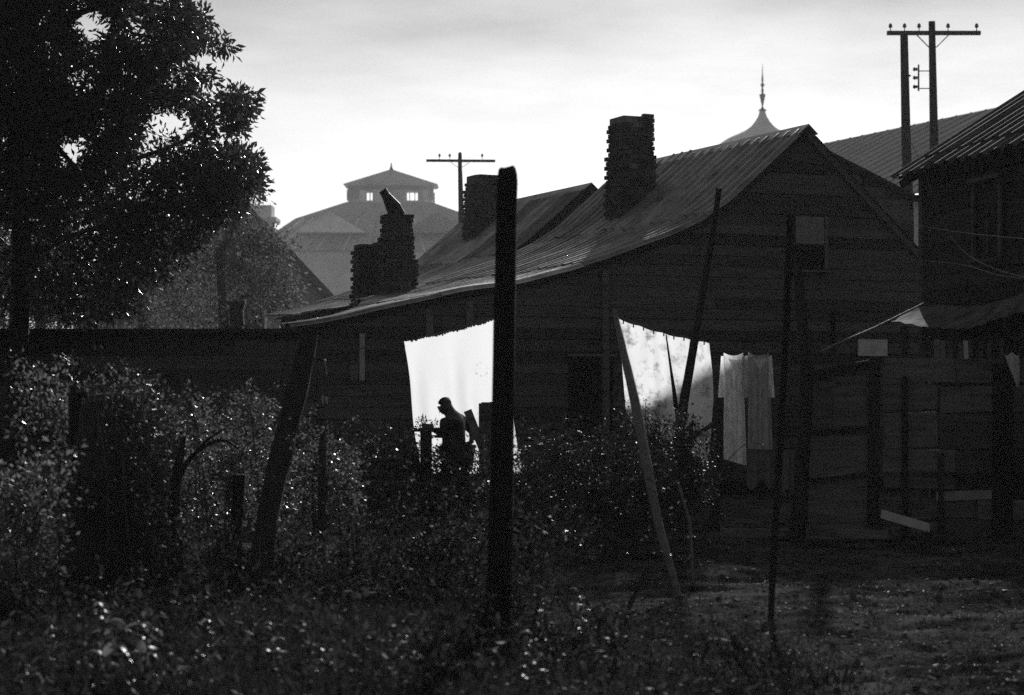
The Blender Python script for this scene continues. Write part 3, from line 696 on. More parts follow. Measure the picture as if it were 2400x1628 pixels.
# ------------------------------------------------------------------ utility poles
def insulator(par, p, s=1.0):
    v_, f_ = tube([p, p + Z * .1 * s, p + Z * .12 * s, p + Z * .2 * s, p + Z * .24 * s], [.015 * s, .015 * s, .06 * s, .05 * s, .02 * s], 8); return mesh('insulator', v_, f_, M['ceramic'], par)
D = 60.0; s_ = D / F
pole = thing('utility_pole', (P(2190, 0, D).x, D, 0), 'right utility pole with the wide crossarm and iron braces', 'utility pole')
v_, f_ = tube([(P(2194, 0, D).x, D, 0), P(2191, 500, D), P(2189, 325, D), P(2184, 51, D)], [.17, .145, .13, .1], 12, .03); mesh('mast', v_, f_, M['pole'], pole)
v_, f_ = bar(P(2079, 78, D - .16), P(2298, 78, D - .16), .12, .12, Y_); mesh('crossarm', v_, f_, M['pole'], pole)
for x_ in (2087, 2120, 2154, 2222, 2289): insulator(pole, P(x_, 74, D - .16), 1.0)
for x_ in (2149, 2223):
    v_, f_ = bar(P(x_, 83, D - .2), P(2178 if x_ < 2180 else 2194, 112, D - .14), .03, .015, Y_); mesh('brace', v_, f_, M['iron'], pole)
v_, f_ = tube([P(2153, 152, D), P(2153, 214, D)], [.025, .025], 6); mesh('rack', v_, f_, M['iron'], pole)
for y_ in (167, 208):
    v_, f_ = tube([P(2153, y_, D), P(2180, y_, D)], [.016, .016], 6); mesh('bracket', v_, f_, M['iron'], pole)
for y_ in (163, 183, 204):
    v_, f_ = tube([P(2140, y_, D), P(2144, y_, D), P(2145, y_, D), P(2150, y_, D)], [.04, .07, .04, .05], 8); mesh('insulator', v_, f_, M['ceramic'], pole)
    v_, f_ = tube([P(2143, y_, D), P(2153, y_, D)], [.012, .012], 5); mesh('pin', v_, f_, M['iron'], pole)
D = 52.0
pole2 = thing('utility_pole', (P(2135, 0, D).x, D, 0), 'bare left utility pole standing just under the crossarm', 'utility pole')
v_, f_ = tube([(P(2134, 0, D).x, D, 0), P(2128, 460, D), P(2123, 300, D), P(2119, 82, D)], [.16, .135, .12, .1], 12, .03); mesh('mast', v_, f_, M['pole'], pole2)
v_, f_ = tube([P(2128, 178, D - .15), P(2133, 178, D - .1)], [.03, .03], 6); mesh('bolt', v_, f_, M['iron'], pole2)
D = 85.0
pole3 = thing('utility_pole', (P(1083, 0, D).x, D, 0), 'distant utility pole with one crossarm behind the middle chimney', 'utility pole')
v_, f_ = tube([(P(1084, 0, D).x, D, 0), P(1081, 500, D), P(1078, 390, D), P(1078, 360, D), P(1078, 357, D)], [.16, .13, .09, .085, .03], 10, .03); mesh('mast', v_, f_, M['pole'], pole3)
v_, f_ = bar(P(999, 377, D - .15), P(1161, 378, D - .15), .11, .11, Y_); mesh('crossarm', v_, f_, M['pole'], pole3)
for x_ in (1030, 1054, 1130): insulator(pole3, P(x_, 374, D - .15), 1.0)
for x_ in (1056, 1101):
    v_, f_ = bar(P(x_, 381, D - .2), P(1078, 396, D - .14), .022, .012, Y_); mesh('brace', v_, f_, M['iron'], pole3)
# ------------------------------------------------------------------ laundry
SLY = 24.5
ropeL = thing('clothes_line', P(1195, 738, 23.5), 'clothes line strung across the yard between post, props and gate', 'clothes line')
pts = [P(730, 830, 23.5), P(850, 815, 22.4), P(947, 800, 21.7), P(1060, 773, 21.5), P(1180, 742, 21.4), P(1330, 722, 22), P(1450, 744, 22.6), P(1560, 778, 22.5), P(1662, 803, 22.4), P(1690, 806, 22.3), P(1752, 822, 22.2), P(1815, 822, 22.1), P(1882, 826, 21.9)]
pts = spline(pts, 6); v_, f_ = tube(pts, [.006] * len(pts), 5); mesh('rope', v_, f_, M['rope'], ropeL)
def lineY(px): return np.interp(px, [730, 947, 1180, 1450, 1662, 1882], [25.6, 24.6, 24, 22.6, 22.4, 21.9])
t = thing('bed_sheet', P(1070, 775, 21.5), 'glowing white bed sheet with faint round flowers, behind the man', 'bed sheet')
def shl(s, v):
    xt = lerp(947, 1181, s); yt = lerp(801, 742, s) + 5 * math.sin(math.pi * s) + 2.5 * abs(math.sin(s * 14)) - 1
    xb = lerp(988, 1222, s); yb = 1108
    x = lerp(xt, xb, v ** 1.05) + 3 * math.sin(v * 7) * (1 if s < .02 or s > .98 else 0); y = lerp(yt, yb, v)
    return P(x, y, lerp(21.7, 21.4, s) + .035 * math.sin(s * 17 + v * 2) * min(1, v * 3) + .02 * math.sin(s * 31) * v)
cloth_grid('cloth', shl, 40, 30, M['sheet_l'], t)
vs = MB()
for k in range(46):   # short fringe on the upper hem
    s = k / 45; a = shl(s, 0); vs.add(*bar(a - Y_ * .008 + Z * .012, a - Y_ * .012 - Z * R.uniform(.0, .014) + X * R.uniform(-.02, .02), .02, .004, Y_))
o = vs.build('fringe', M['rope'], t, kind='stuff')
t = thing('printed_sheet', P(1555, 775, 22.5), 'printed sheet with painted mottled shade, sunlit above and shaded below, behind crossed poles', 'bed sheet')
def shr(s, v):
    xt = lerp(1449, 1662, s); yt = lerp(747, 803, s) + 6 * math.sin(math.pi * s) + 2.5 * abs(math.sin(s * 13))
    xb = lerp(1471, 1658, s) + 0; yb = lerp(1010, 1075, s) + 14 * (s > .93)
    bul = 12 * math.sin(math.pi * min(1, v * 1.05)) * s
    x = lerp(xt, xb, v) + bul; y = lerp(yt, yb, v)
    return P(x, y, lerp(22.6, 22.4, s) + .03 * math.sin(s * 15 + v * 2) * min(1, v * 3) + .015 * math.sin(s * 29 + 1))
cloth_grid('cloth', shr, 36, 30, M['sheet_r'], t)
t2_ = MB()
for k in range(9):
    s = (k + .5) / 9; a = shr(s, 0); t2_ = MB(); t2_.add(*bar(a + Z * .03 - Y_ * .012, a - Z * .035 - Y_ * .014, .014, .02, Y_)); t2_.build('clothes_peg', M['palepole'], t)
def dress(label, x0, x1, yt, yb0, yb1, slv, Y, lowdark=None):
    t = thing('hanging_dress', P((x0 + x1) / 2, yt, Y), label, 'dress', 'dresses pegged on the line')
    def body(s, v):
        nd = 7 * math.sin(math.pi * s) if v == 0 else 7 * math.sin(math.pi * s) * max(0, 1 - v * 6)
        ins = 4 * math.sin(math.pi * min(1, v * 1.6)) if v < .6 else 0
        a, b = x0 + ins * .4, x1 - ins * .2 + v * 8
        return P(lerp(a, b, s), lerp(yt, lerp(yb0, yb1, s), v) + nd, Y + .03 * math.sin(s * 13 + v * 1.5) * min(1, v * 4) + .012 * math.sin(s * 27))
    cloth_grid('bodice', body, 18, 24, M['dress'], t)
    for side in slv:
        def sl_(s, v):
            xo = x0 if side < 0 else x1
            return P(xo + side * lerp(-3, lerp(6, 13, v), s) , lerp(yt + 8, 930, v), Y - .015 + .012 * math.sin(s * 6 + v * 4))
        cloth_grid('sleeve', sl_, 4, 8, M['dress'], t)
    xm = (x0 + x1) / 2 + 3
    def cl_(s, v): w = lerp(15, 1, v); return P(xm + (s - .5) * 2 * w, yt + 14 + v * 28 + 3 * math.sin(s * 3), Y - .03)
    cloth_grid('collar', cl_, 4, 4, M['white'], t)
    return t
dress('grey short sleeved dress hanging beside the printed sheet', 1696, 1742, 825, 1074, 1090, (-1, 1), 22.2)
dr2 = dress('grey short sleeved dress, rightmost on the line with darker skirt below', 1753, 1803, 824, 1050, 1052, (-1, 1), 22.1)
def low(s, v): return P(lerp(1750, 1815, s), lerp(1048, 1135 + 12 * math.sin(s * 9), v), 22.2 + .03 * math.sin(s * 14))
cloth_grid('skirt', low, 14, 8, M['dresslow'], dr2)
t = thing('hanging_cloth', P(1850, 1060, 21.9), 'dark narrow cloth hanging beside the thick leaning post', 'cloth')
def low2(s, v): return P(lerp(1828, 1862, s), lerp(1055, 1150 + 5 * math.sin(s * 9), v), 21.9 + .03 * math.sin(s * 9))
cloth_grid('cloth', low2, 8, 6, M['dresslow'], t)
# two little scraps of white cloth left of the shed door
for i, (x_, y_, w, h_, lb) in enumerate(((757, 925, 5, 24, 'thin white strip of cloth on the dark shed corner'), (765, 928, 7, 18, 'small white scrap hung beside the thin white strip'), (762, 840, 4, 38, 'narrow pale strip high on the dark shed corner'))):
    t = thing('cloth_scrap', P(x_, y_, 25.4), lb, 'rag')
    def sc_(s, v): return P(x_ + (s - .5) * w * (1 + .4 * math.sin(v * 5 + i)) + v * 2 * i, y_ + v * h_ * (1 - .1 * s), 25.4 + .015 * math.sin(s * 5 + v * 4))
    cloth_grid('cloth', sc_, 3, 6, M['white'], t)

# ------------------------------------------------------------------ posts, props, sticks
def post(name, label, pts, mt, cat='pole', n=10, wob=.05, sub=4, group=None):
    """pts: (px, py, Y, width in px); the last one stands in the ground"""
    P3 = [P(a, b, c) for a, b, c, w in pts]; Rr = [w / 2 / F * c for a, b, c, w in pts]
    base = P3[-1]; t = thing(name, (base.x, base.y, 0), label, cat, group)
    path = spline(P3, sub); rad = []
    for i in range(len(P3) - 1):
        for k in range(sub): rad.append(lerp(Rr[i], Rr[i + 1], k / sub))
    rad.append(Rr[-1])
    v_, f_ = tube(path, rad, n, wob); mesh('shaft', v_, f_, M[mt], t); return t
GP = lambda px, Y: HZ + EYE * F / Y + 20
# thick central post, squared timber with a worn top
t = thing('tall_post', (P(1178, 0, 12).x, 12, 0), 'tall thick black timber post in the middle foreground', 'post')
v_, f_ = [], []
lev = [(1188.5, 404, 40), (1189, 412, 46), (1189.5, 430, 48), (1187, 500, 48), (1185, 620, 49), (1182, 760, 51), (1180, 900, 52), (1177, 1060, 54), (1173, 1250, 58), (1168, 1400, 62), (1160, 1545, 66)]
for i, (x_, y_, w) in enumerate(lev):
    c = P(x_, y_, 12.0); hw = w / 2 / F * 12
    for k, (sx, sy) in enumerate(((-1, -.75), (-.75, -1), (.75, -1), (1, -.75), (1, .75), (.75, 1), (-.75, 1), (-1, .75))):
        v_.append(c + X * sx * hw * (1 + R.uniform(-.03, .03)) + Y_ * sy * hw + Z * ((R.uniform(-.01, .03) + (.02 if sx > -.9 and i == 0 else 0)) if i == 0 else 0))
    if i:
        for k in range(8): f_.append(((i - 1) * 8 + k, (i - 1) * 8 + (k + 1) % 8, i * 8 + (k + 1) % 8, i * 8 + k))
f_.append(tuple(range(8))[::-1]); f_.append(tuple((len(lev) - 1) * 8 + k for k in range(8)))
mesh('shaft', v_, f_, M['wood'], t)
for y_ in (740, 1010, 1150):
    a = P(1166, y_, 11.86); v_, f_ = tube([a, a - Y_ * .03], [.006, .009], 6); mesh('nail', v_, f_, M['iron'], t)
post('leaning_post', 'thick black post leaning right over the left bushes', [(726, 782, 15.2, 42), (700, 900, 15, 50), (672, 1010, 14.8, 52), (640, 1150, 14.5, 52), (612, 1300, 14.2, 50), (598, 1420, 14, 52)], 'bark', 'post')
post('clothes_prop', 'dark forked clothes prop leaning right across the printed sheet', [(1685, 443, 21.6, 14), (1672, 540, 21.6, 15), (1655, 640, 21.6, 16), (1638, 740, 21.6, 19), (1617, 860, 21.6, 21), (1597, 980, 21.6, 24), (1578, 1150, 21.6, 24), (1565, 1260, 21.6, 24)], 'wood')
post('thin_stick', 'thin dark stick crossing the prop in front of the printed sheet', [(1561, 785, 21.9, 3), (1572, 860, 21.9, 6), (1583, 940, 21.9, 11), (1592, 1010, 21.9, 12), (1602, 1240, 21.9, 12)], 'wood')
post('clothes_prop', 'bent peeled pole leaning left from the yard to the sheet corner', [(1441, 728, 17.5, 11), (1447, 760, 17.4, 13), (1470, 860, 16.8, 20), (1492, 960, 16.3, 23), (1516, 1090, 15.8, 24), (1536, 1190, 15.5, 21), (1552, 1260, 15.3, 20), (1592, 1398, 15.0, 15)], 'palepole')
post('thin_stick', 'short black stick stuck slanting in the open dirt', [(1516, 1330, 13.9, 11), (1495, 1372, 13.8, 12), (1475, 1420, 13.6, 13), (1458, 1472, 13.3, 14)], 'wood')
post('slender_pole', 'slender straight dark pole standing in the open yard at right', [(1851, 505, 13.4, 15), (1848, 620, 13.4, 17), (1842, 780, 13.4, 18), (1833, 950, 13.4, 18), (1822, 1150, 13.4, 17), (1812, 1320, 13.4, 16), (1806, 1466, 13.4, 14)], 'wood')
post('leaning_post', 'thick dark post leaning left behind the slender pole', [(1869, 615, 20.6, 18), (1877, 720, 20.6, 26), (1888, 830, 20.6, 30), (1890, 900, 20.6, 32), (1880, 1100, 20.6, 34), (1868, 1262, 20.6, 40)], 'wood', 'post')
post('leaning_post', 'dark plank post between the printed sheet and the dresses', [(1683, 930, 21.8, 20), (1680, 1000, 21.8, 27), (1677, 1100, 21.8, 30), (1672, 1250, 21.8, 30)], 'wood', 'post')
post('diagonal_brace', 'short diagonal brace against the dark plank post', [(1680, 985, 21.75, 11), (1655, 1003, 21.75, 11), (1622, 1024, 21.75, 11), (1600, 1036, 21.75, 11)], 'wood')
post('fence_stake', 'short square stump of a stake in front of the left bush', [(561, 1110, 15, 32), (557, 1180, 15, 31), (551, 1310, 15, 30), (548, 1400, 15, 30)], 'bark', 'stake', 8, .03)
post('fence_stake', 'dark stake in the sunlit hedge right of the leaning post', [(757, 1000, 16.2, 16), (756, 1080, 16.2, 20), (754, 1200, 16.2, 20), (753, 1370, 16.2, 20)], 'bark', 'stake', 8)
post('thin_stick', 'thin bare stake low in the dark hedge near the props', [(1590, 1130, 16, 6), (1610, 1200, 16, 7), (1618, 1240, 16, 7), (1625, 1370, 16, 7)], 'palepole')
post('thin_stick', 'dark stick in the weeds beside the slender pole', [(1816, 1482, 11.5, 6), (1813, 1500, 11.5, 9), (1808, 1530, 11.5, 12), (1806, 1560, 11.5, 12)], 'wood')
for (x0_, y0_, x1_, lb) in ((1090, 1128, 1096, 'crooked stake wired in the hedge left of the tall post'), (1035, 1120, 1034, 'thin stake in the dark hedge under the bench')):
    post('fence_stake', lb, [(x0_, y0_, 17.5, 9), ((x0_ + x1_) / 2, 1220, 17.5, 11), (x1_, 1335, 17.5, 12)], 'bark', 'stake', 8)
wirep('fence_wire', [P(640, 1140, 15), P(760, 1105, 16.2), P(860, 1125, 16.6), P(980, 1130, 17.2), P(1090, 1152, 17.4), P(1180, 1150, 16)], .004, 'slack wire strung between stakes through the hedge')

# ------------------------------------------------------------------ bench, boards and the man
BY = 20.7
t = thing('work_bench', (P(1000, 0, BY).x, BY, 0), 'rough wooden bench with plants in front of the white sheet', 'bench')
m = MB(); a, b = P(968, 1006, BY), P(1046, 1004, BY); m.box(((a.x + b.x) / 2, BY + .12, a.z), b.x - a.x, .42, .035); m.build('top', M['wood'], t)
m = MB(); a, b = P(1000, 1021, BY), P(1044, 1021, BY); m.box(((a.x + b.x) / 2, BY - .07, a.z), b.x - a.x, .03, .03); m.build('rail', M['wood'], t)
for x_, y_ in ((992, -.06), (1003, .3), (1040, .3), (1004, -.06)):
    a = P(x_, 1008, BY); m = MB(); m.box((a.x, BY + y_, a.z / 2), .055, .055, a.z); m.build('leg', M['wood'], t)
t = thing('leaning_board', (P(1125, 0, 20.6).x, 20.6, 0), 'dark board leaning behind the man towards the tall post', 'board')
v_, f_ = bar(P(1096, 961, 20.6), P(1195, 1212, 20.3), .085, .03, Y_); mesh('plank', v_, f_, M['fence'], t)
t = thing('wooden_box', (P(1147, 0, 20.5).x, 20.5, 0), 'upright dark box standing beside the tall post', 'box')
a = P(1122, 944, 20.5); b = P(1168, 938, 20.5)
for nm, q in (('front_panel', [Vector((a.x, 20.5, .02)), Vector((b.x, 20.5, .02)), Vector((b.x, 20.5, b.z)), Vector((a.x, 20.5, a.z))]),):
    mesh(nm, q + [p + Y_ * .025 for p in q], BOXF, M['fence'], t)
for xx in (a.x + .012, b.x - .012):
    m = MB(); m.box((xx, 20.68, a.z / 2), .022, .3, a.z - .02); m.build('side_panel', M['fence'], t)
m = MB(); m.box(((a.x + b.x) / 2, 20.7, a.z + .0), b.x - a.x - .05, .3, .02); m.build('lid', M['fence'], t)

MY = 21.0
def Q(px, py, dy=0): return P(px, py, MY + dy)
man = thing('person', (Q(1066, 0).x, MY, 0), 'short haired man in a dark shirt, head bowed, before the white sheet', 'person')
def skinmesh(name, nodes, edges, mt, parent, sub=2):
    me = bpy.data.meshes.new(name); org = wl(parent)
    me.from_pydata([tuple(Vector(p) - org) for p, r in nodes], edges, []); me.materials.append(mt)
    o = bpy.data.objects.new(name, me); COL.objects.link(o); o.parent = parent; WL[o.name] = org
    md = o.modifiers.new('skin', 'SKIN'); md.use_smooth_shade = True
    sd_ = me.skin_vertices[0].data
    for i, (p, r) in enumerate(nodes):
        r = r * .89; sd_[i].radius = (r, r) if not isinstance(r, tuple) else r
        sd_[i].use_root = i == 0
    s = o.modifiers.new('sub', 'SUBSURF'); s.levels = sub; s.render_levels = sub
    return o
hip = Q(1072, 1062); wst = Q(1069, 1035); chs = Q(1065, 1003); nb = Q(1061, 978, .0)
nk = Q(1056, 966); sk0 = Q(1050, 958); sk1 = Q(1042, 950); sk2 = Q(1035, 948); jaw = Q(1038, 959); chin = Q(1040, 966, .01)
lsh = Q(1044, 988, -.12); lel = Q(1037, 1022, -.15); lwr = Q(1022, 1009, .0); lha = Q(1010, 1003, .04)
rsh = Q(1085, 987, .12); rel = Q(1108, 1012, .14); rwr = Q(1104, 1036, .02); rha = Q(1092, 1041, -.02)
gnd = lambda px, dy: Vector((Q(px, 0).x, MY + dy, 0))
lhp = Q(1064, 1068, -.07); rhp = Q(1080, 1066, .07)
lkn = Vector((Q(1060, 0).x, MY - .08, .45)); rkn = Vector((Q(1080, 0).x, MY + .1, .45))
lan = gnd(1066, -.06) + Z * .08; ran = gnd(1086, .12) + Z * .08; lto = gnd(1046, .04) + Z * .035; rto = gnd(1066, .22) + Z * .035
body = [(hip, .13), (wst, .115), (chs, .135), (nb, .095), (nk, .056), (sk0, .09), (sk1, .12), (sk2, .125), (jaw, .085), (chin, .058),
        (lsh, .062), (lel, .042), (lwr, .028), (lha, .034), (rsh, .062), (rel, .044), (rwr, .028), (rha, .034),
        (lhp, .085), (lkn, .055), (lan, .038), (lto, .035), (rhp, .085), (rkn, .055), (ran, .038), (rto, .035)]
eds = [(0, 1), (1, 2), (2, 3), (3, 4), (4, 5), (5, 6), (6, 7), (5, 8), (8, 9), (3, 10), (10, 11), (11, 12), (12, 13), (3, 14), (14, 15), (15, 16), (16, 17), (0, 18), (18, 19), (19, 20), (20, 21), (0, 22), (22, 23), (23, 24), (24, 25)]
n0 = len(body)
fdir = Vector((-.8, .6, 0))
for (hnd, side, base) in ((lha, -1, 13), (rha, 1, 17)):      # fingers and thumb
    sdv = Vector((.6, .8, 0))
    for k, ln in enumerate((.07, .08, .075, .06)):
        b = hnd + sdv * (k - 1.5) * .02 + fdir * .03; m1 = b + fdir * ln * .55 - Z * .012; e_ = m1 + fdir * ln * .35 - Z * .03
        i = len(body); body += [(b, .0095), (m1, .0085), (e_, .007)]; eds += [(base, i), (i, i + 1), (i + 1, i + 2)]
    i = len(body); tb = hnd - sdv * side * .03; body += [(tb, .011), (tb + fdir * .04 - sdv * side * .015 - Z * .01, .009)]; eds += [(base, i), (i, i + 1)]
skinmesh('body', body, eds, M['skin'], man)
def ball(name, c, r, mt, parent, sc3=(1, 1, 1), cut=None, rot=None, ns=14):
    vs, fs = [], []
    for i in range(ns + 1):
        th = math.pi * i / ns
        for k in range(ns): ph = 2 * math.pi * k / ns; p = Vector((math.sin(th) * math.cos(ph) * sc3[0], math.sin(th) * math.sin(ph) * sc3[1], math.cos(th) * sc3[2])) * r; p = rot @ p if rot else p; vs.append(Vector(c) + p)
    for i in range(ns if cut is None else int(ns * cut)):
        for k in range(ns): fs.append((i * ns + k, (i + 1) * ns + k, (i + 1) * ns + (k + 1) % ns, i * ns + (k + 1) % ns))
    return mesh(name, vs, fs, mt, parent, smooth=True)
rt_ = Matrix.Rotation(-.45, 3, Vector((.6, .8, 0)).normalized())
ball('hair', Q(1042, 947), .082, M['hair'], man, (.9, .95, 1.02), .56, Matrix.Rotation(.35, 3, Vector((.6, .8, 0))))
ball('nose', Q(1030, 956, .03), .014, M['skin'], man, (1, 1, 1.6), ns=8)
ball('ear', Q(1049, 953, -.085), .022, M['skin'], man, (1, .5, 1.5), ns=8)
ball('ear', Q(1046, 953, .085), .022, M['skin'], man, (1, .5, 1.5), ns=8)
ball('eye', Q(1034, 950, -.02), .012, M['hair'], man, ns=8); ball('eye', Q(1034, 950, .06), .012, M['hair'], man, ns=8)
ball('mouth', Q(1035, 963, .03), .014, M['hair'], man, (1.4, 1.4, .4), ns=8)
sh = [(hip + Z * .0, .135), (wst, .118), (chs, .142), (nb, .1), (lsh, .078), (lsh.lerp(lel, .75), .06), (rsh, .078), (rsh.lerp(rel, .75), .062)]
skinmesh('shirt', sh, [(0, 1), (1, 2), (2, 3), (3, 4), (4, 5), (3, 6), (6, 7)], M['shirt'], man)
tr = [(hip, .15), (lhp, .1), (lkn, .075), (lan, .062), (rhp, .1), (rkn, .075), (ran, .062)]
skinmesh('trousers', tr, [(0, 1), (1, 2), (2, 3), (0, 4), (4, 5), (5, 6)], M['trousers'], man)

# ------------------------------------------------------------------ foliage
def leafset(cen, dirs, ln, ratio=.42, curl=.15):
    """N leaves, each a pointed blade of two folded halves"""
    n = len(cen); d = dirs / (np.linalg.norm(dirs, axis=1, keepdims=True) + 1e-9)
    r = NR.normal(size=(n, 3)); s = np.cross(d, r); s /= np.linalg.norm(s, axis=1, keepdims=True) + 1e-9; nn = np.cross(s, d)
    ln = ln[:, None]; w = ln * ratio * .5
    b = cen; l_ = cen + d * ln * .45 + s * w + nn * w * .35; r_ = cen + d * ln * .45 - s * w + nn * w * .35; tp = cen + d * ln + nn * ln * -curl
    return np.stack([b, r_, tp, l_], 1).reshape(-1, 3)
def leafmesh(name, vs, mt, parent, loc=None, kind='stuff'):
    vs = np.asarray(vs); n = len(vs) // 4
    if loc is None: loc = vs.mean(0)
    loc = np.array(loc); me = bpy.data.meshes.new(name)
    me.vertices.add(n * 4); me.vertices.foreach_set('co', (vs - loc).astype(np.float32).ravel())
    i = np.arange(n) * 4; tri = np.stack([i, i + 1, i + 2, i, i + 2, i + 3], 1).reshape(-1)
    me.loops.add(n * 6); me.loops.foreach_set('vertex_index', tri.astype(np.int32))
    me.polygons.add(n * 2); me.polygons.foreach_set('loop_start', (np.arange(n * 2) * 3).astype(np.int32)); me.polygons.foreach_set('loop_total', np.full(n * 2, 3, np.int32))
    me.materials.append(mt); me.update(calc_edges=True); me.validate()
    o = link(bpy.data.objects.new(name, me), parent, Vector(loc))
    if kind: o['kind'] = kind
    return o
def twigs(cen, per, spread, size, ratio=.42, droop=.0):
    """leaf sprays round twig ends"""
    n = len(cen); c = np.repeat(cen, per, 0); off = NR.normal(size=(n * per, 3)) * spread
    d = off + NR.normal(size=(n * per, 3)) * spread * .7; d[:, 2] -= droop * spread
    ln = size * NR.uniform(.55, 1.2, n * per)
    return leafset(c + off * .9, d, ln, ratio)
def inpoly(x, y, poly):
    c = np.zeros(len(x), bool); n = len(poly)
    for i in range(n):
        x1, y1 = poly[i]; x2, y2 = poly[(i + 1) % n]
        k = ((y1 > y) != (y2 > y)); xi = (x2 - x1) * (y - y1) / ((y2 - y1) if y2 != y1 else 1e-9) + x1
        c ^= k & (x < xi)
    return c
# --- big tree at left
OUT = [(-500, -500), (420, -500), (400, -120), (425, 0), (450, 20), (488, 32), (490, 55), (462, 75), (485, 92), (545, 92), (540, 118), (480, 118), (448, 118), (455, 150), (505, 178), (490, 188), (440, 185), (445, 215), (500, 235), (540, 212), (588, 222), (600, 240), (572, 275), (562, 318), (515, 318), (492, 330), (535, 358), (565, 352), (602, 372), (622, 398), (600, 410), (612, 428), (618, 455), (560, 470), (568, 500), (545, 530), (500, 520), (470, 560), (440, 600), (425, 640), (400, 690), (330, 700), (290, 735), (235, 740), (200, 760), (120, 740), (60, 700), (0, 720), (-500, 800)]
GAPS = [(228, 62, 36, 30, .05), (322, 62, 34, 34, .12), (310, 170, 32, 24, .05), (350, 110, 34, 18, .15), (100, 34, 26, 14, .2), (12, 150, 18, 12, .2), (130, 325, 34, 14, .15), (165, 345, 18, 22, .2), (50, 345, 30, 14, .3), (90, 380, 14, 18, .3), (420, 285, 40, 50, .45), (505, 255, 30, 24, .5), (250, 210, 40, 20, .5), (215, 60, 60, 60, .5), (380, 300, 60, 60, .6),(480,345,30,14,.4)]
def density(x, y):
    d = np.ones(len(x)); d *= np.where(y > 420, .5, 1.0); d *= np.where((y > 560), .7, 1)
    d = np.where((x > 420) & (y < 400), d * .75, d)
    for gx_, gy_, rx, ry, k in GAPS:
        d = np.where(((x - gx_) / rx) ** 2 + ((y - gy_) / ry) ** 2 < 1, d * k * .22, d)
    return d
TY = 26.0
tree = thing('oak_tree', (P(45, 0, TY).x, TY, 0), 'large dark leafy tree filling the upper left', 'tree')
n = 48000
x = NR.uniform(-500, 640, n); y = NR.uniform(-400, 800, n)
cl_ = vnoise(x, y, 38) + .5; cl2 = vnoise(x + 999, y, 14) + .5
ok = inpoly(x, y, OUT) & (NR.uniform(size=n) < density(x, y) * np.clip((cl_ * .55 + cl2 * .75 + (vnoise(x + 77, y, 85) + .5) * .35 - .63) * 4, 0.01, 1))
ok &= (x > -120) | (NR.uniform(size=n) < .6)
x, y = x[ok], y[ok]; yy = TY + NR.uniform(-2.6, 2.6, len(x))
cen = np.stack([(x - CX) / F * yy, yy, EYE + (HZ - y) / F * yy], 1)
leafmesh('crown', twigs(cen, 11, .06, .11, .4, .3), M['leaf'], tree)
print('tree twigs', len(cen))
def limb(pts, name='limb'):
    P3 = [P(a, b, c) for a, b, c, w in pts]; Rr = [w / 2 / F * c for a, b, c, w in pts]; path = spline(P3, 5)
    rad = [lerp(Rr[i], Rr[i + 1], k / 5) for i in range(len(P3) - 1) for k in range(5)] + [Rr[-1]]
    v_, f_ = tube(path, rad, 8, .08); return mesh(name, v_, f_, M['bark'], tree, smooth=True)
limb([(38, 1250, TY, 62), (40, 1000, TY, 50), (45, 780, TY, 46), (50, 560, TY, 42), (40, 330, TY, 38), (60, 120, TY, 32), (50, -200, TY, 22)], 'trunk')
limb([(45, 420, TY, 26), (120, 330, 25.6, 22), (210, 230, 25.3, 17), (275, 188, 25.2, 11), (300, 192, 25.2, 9), (318, 212, 25.2, 8), (326, 240, 25.2, 6)])
limb([(60, 140, TY, 26), (130, 60, 25.8, 20), (230, 20, 25.6, 14), (290, 55, 25.5, 8), (310, 78, 25.5, 7), (352, 86, 25.5, 6), (420, 110, 25.5, 4), (500, 102, 25.5, 2)])
limb([(48, 500, TY, 24), (160, 440, 26.4, 16), (300, 380, 26.6, 12), (430, 330, 26.8, 7), (560, 240, 26.8, 3)])
limb([(45, 620, TY, 20), (150, 560, 25.5, 12), (280, 520, 25.4, 8), (420, 480, 25.4, 5), (560, 420, 25.4, 3)])
limb([(120, 330, 25.6, 14), (200, 420, 25.2, 9), (280, 520, 25, 6), (330, 640, 25, 3)])
limb([(60, 120, TY, 18), (150, 170, 25, 12), (260, 130, 24.6, 8), (360, 190, 24.6, 5), (470, 180, 24.6, 2)])
limb([(55, 250, TY, 16), (20, 420, 25, 9), (90, 560, 24.8, 6), (180, 700, 24.8, 4), (225, 800, 24.8, 2)])
# hanging sprig that catches the sun below the crown
cen = np.array([[*P(a, b, 24.8)] for a, b in ((185, 745), (196, 762), (207, 778), (214, 796), (228, 812), (236, 826), (158, 735), (130, 742), (110, 770), (104, 748))])
leafmesh('hanging_sprig', twigs(cen, 4, .03, .07, .4, 1), M['leaf'], tree)

# --- paler trees in the haze
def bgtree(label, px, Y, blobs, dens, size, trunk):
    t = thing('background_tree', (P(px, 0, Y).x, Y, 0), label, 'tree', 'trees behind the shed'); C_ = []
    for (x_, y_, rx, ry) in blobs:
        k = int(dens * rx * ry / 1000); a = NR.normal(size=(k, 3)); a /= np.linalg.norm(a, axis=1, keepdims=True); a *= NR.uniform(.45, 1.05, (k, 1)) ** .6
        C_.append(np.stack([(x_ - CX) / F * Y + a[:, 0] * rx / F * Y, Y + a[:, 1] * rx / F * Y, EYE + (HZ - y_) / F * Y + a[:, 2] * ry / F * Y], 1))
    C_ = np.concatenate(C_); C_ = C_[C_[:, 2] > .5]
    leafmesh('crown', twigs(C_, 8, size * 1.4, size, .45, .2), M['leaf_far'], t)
    v_, f_ = tube([(P(px, 0, Y).x, Y, 0), P(px + 5, 760, Y), P(px - 5, 600, Y), P(px + trunk, 470, Y)], [.22, .17, .12, .05], 8, .1); mesh('trunk', v_, f_, M['bark'], t)
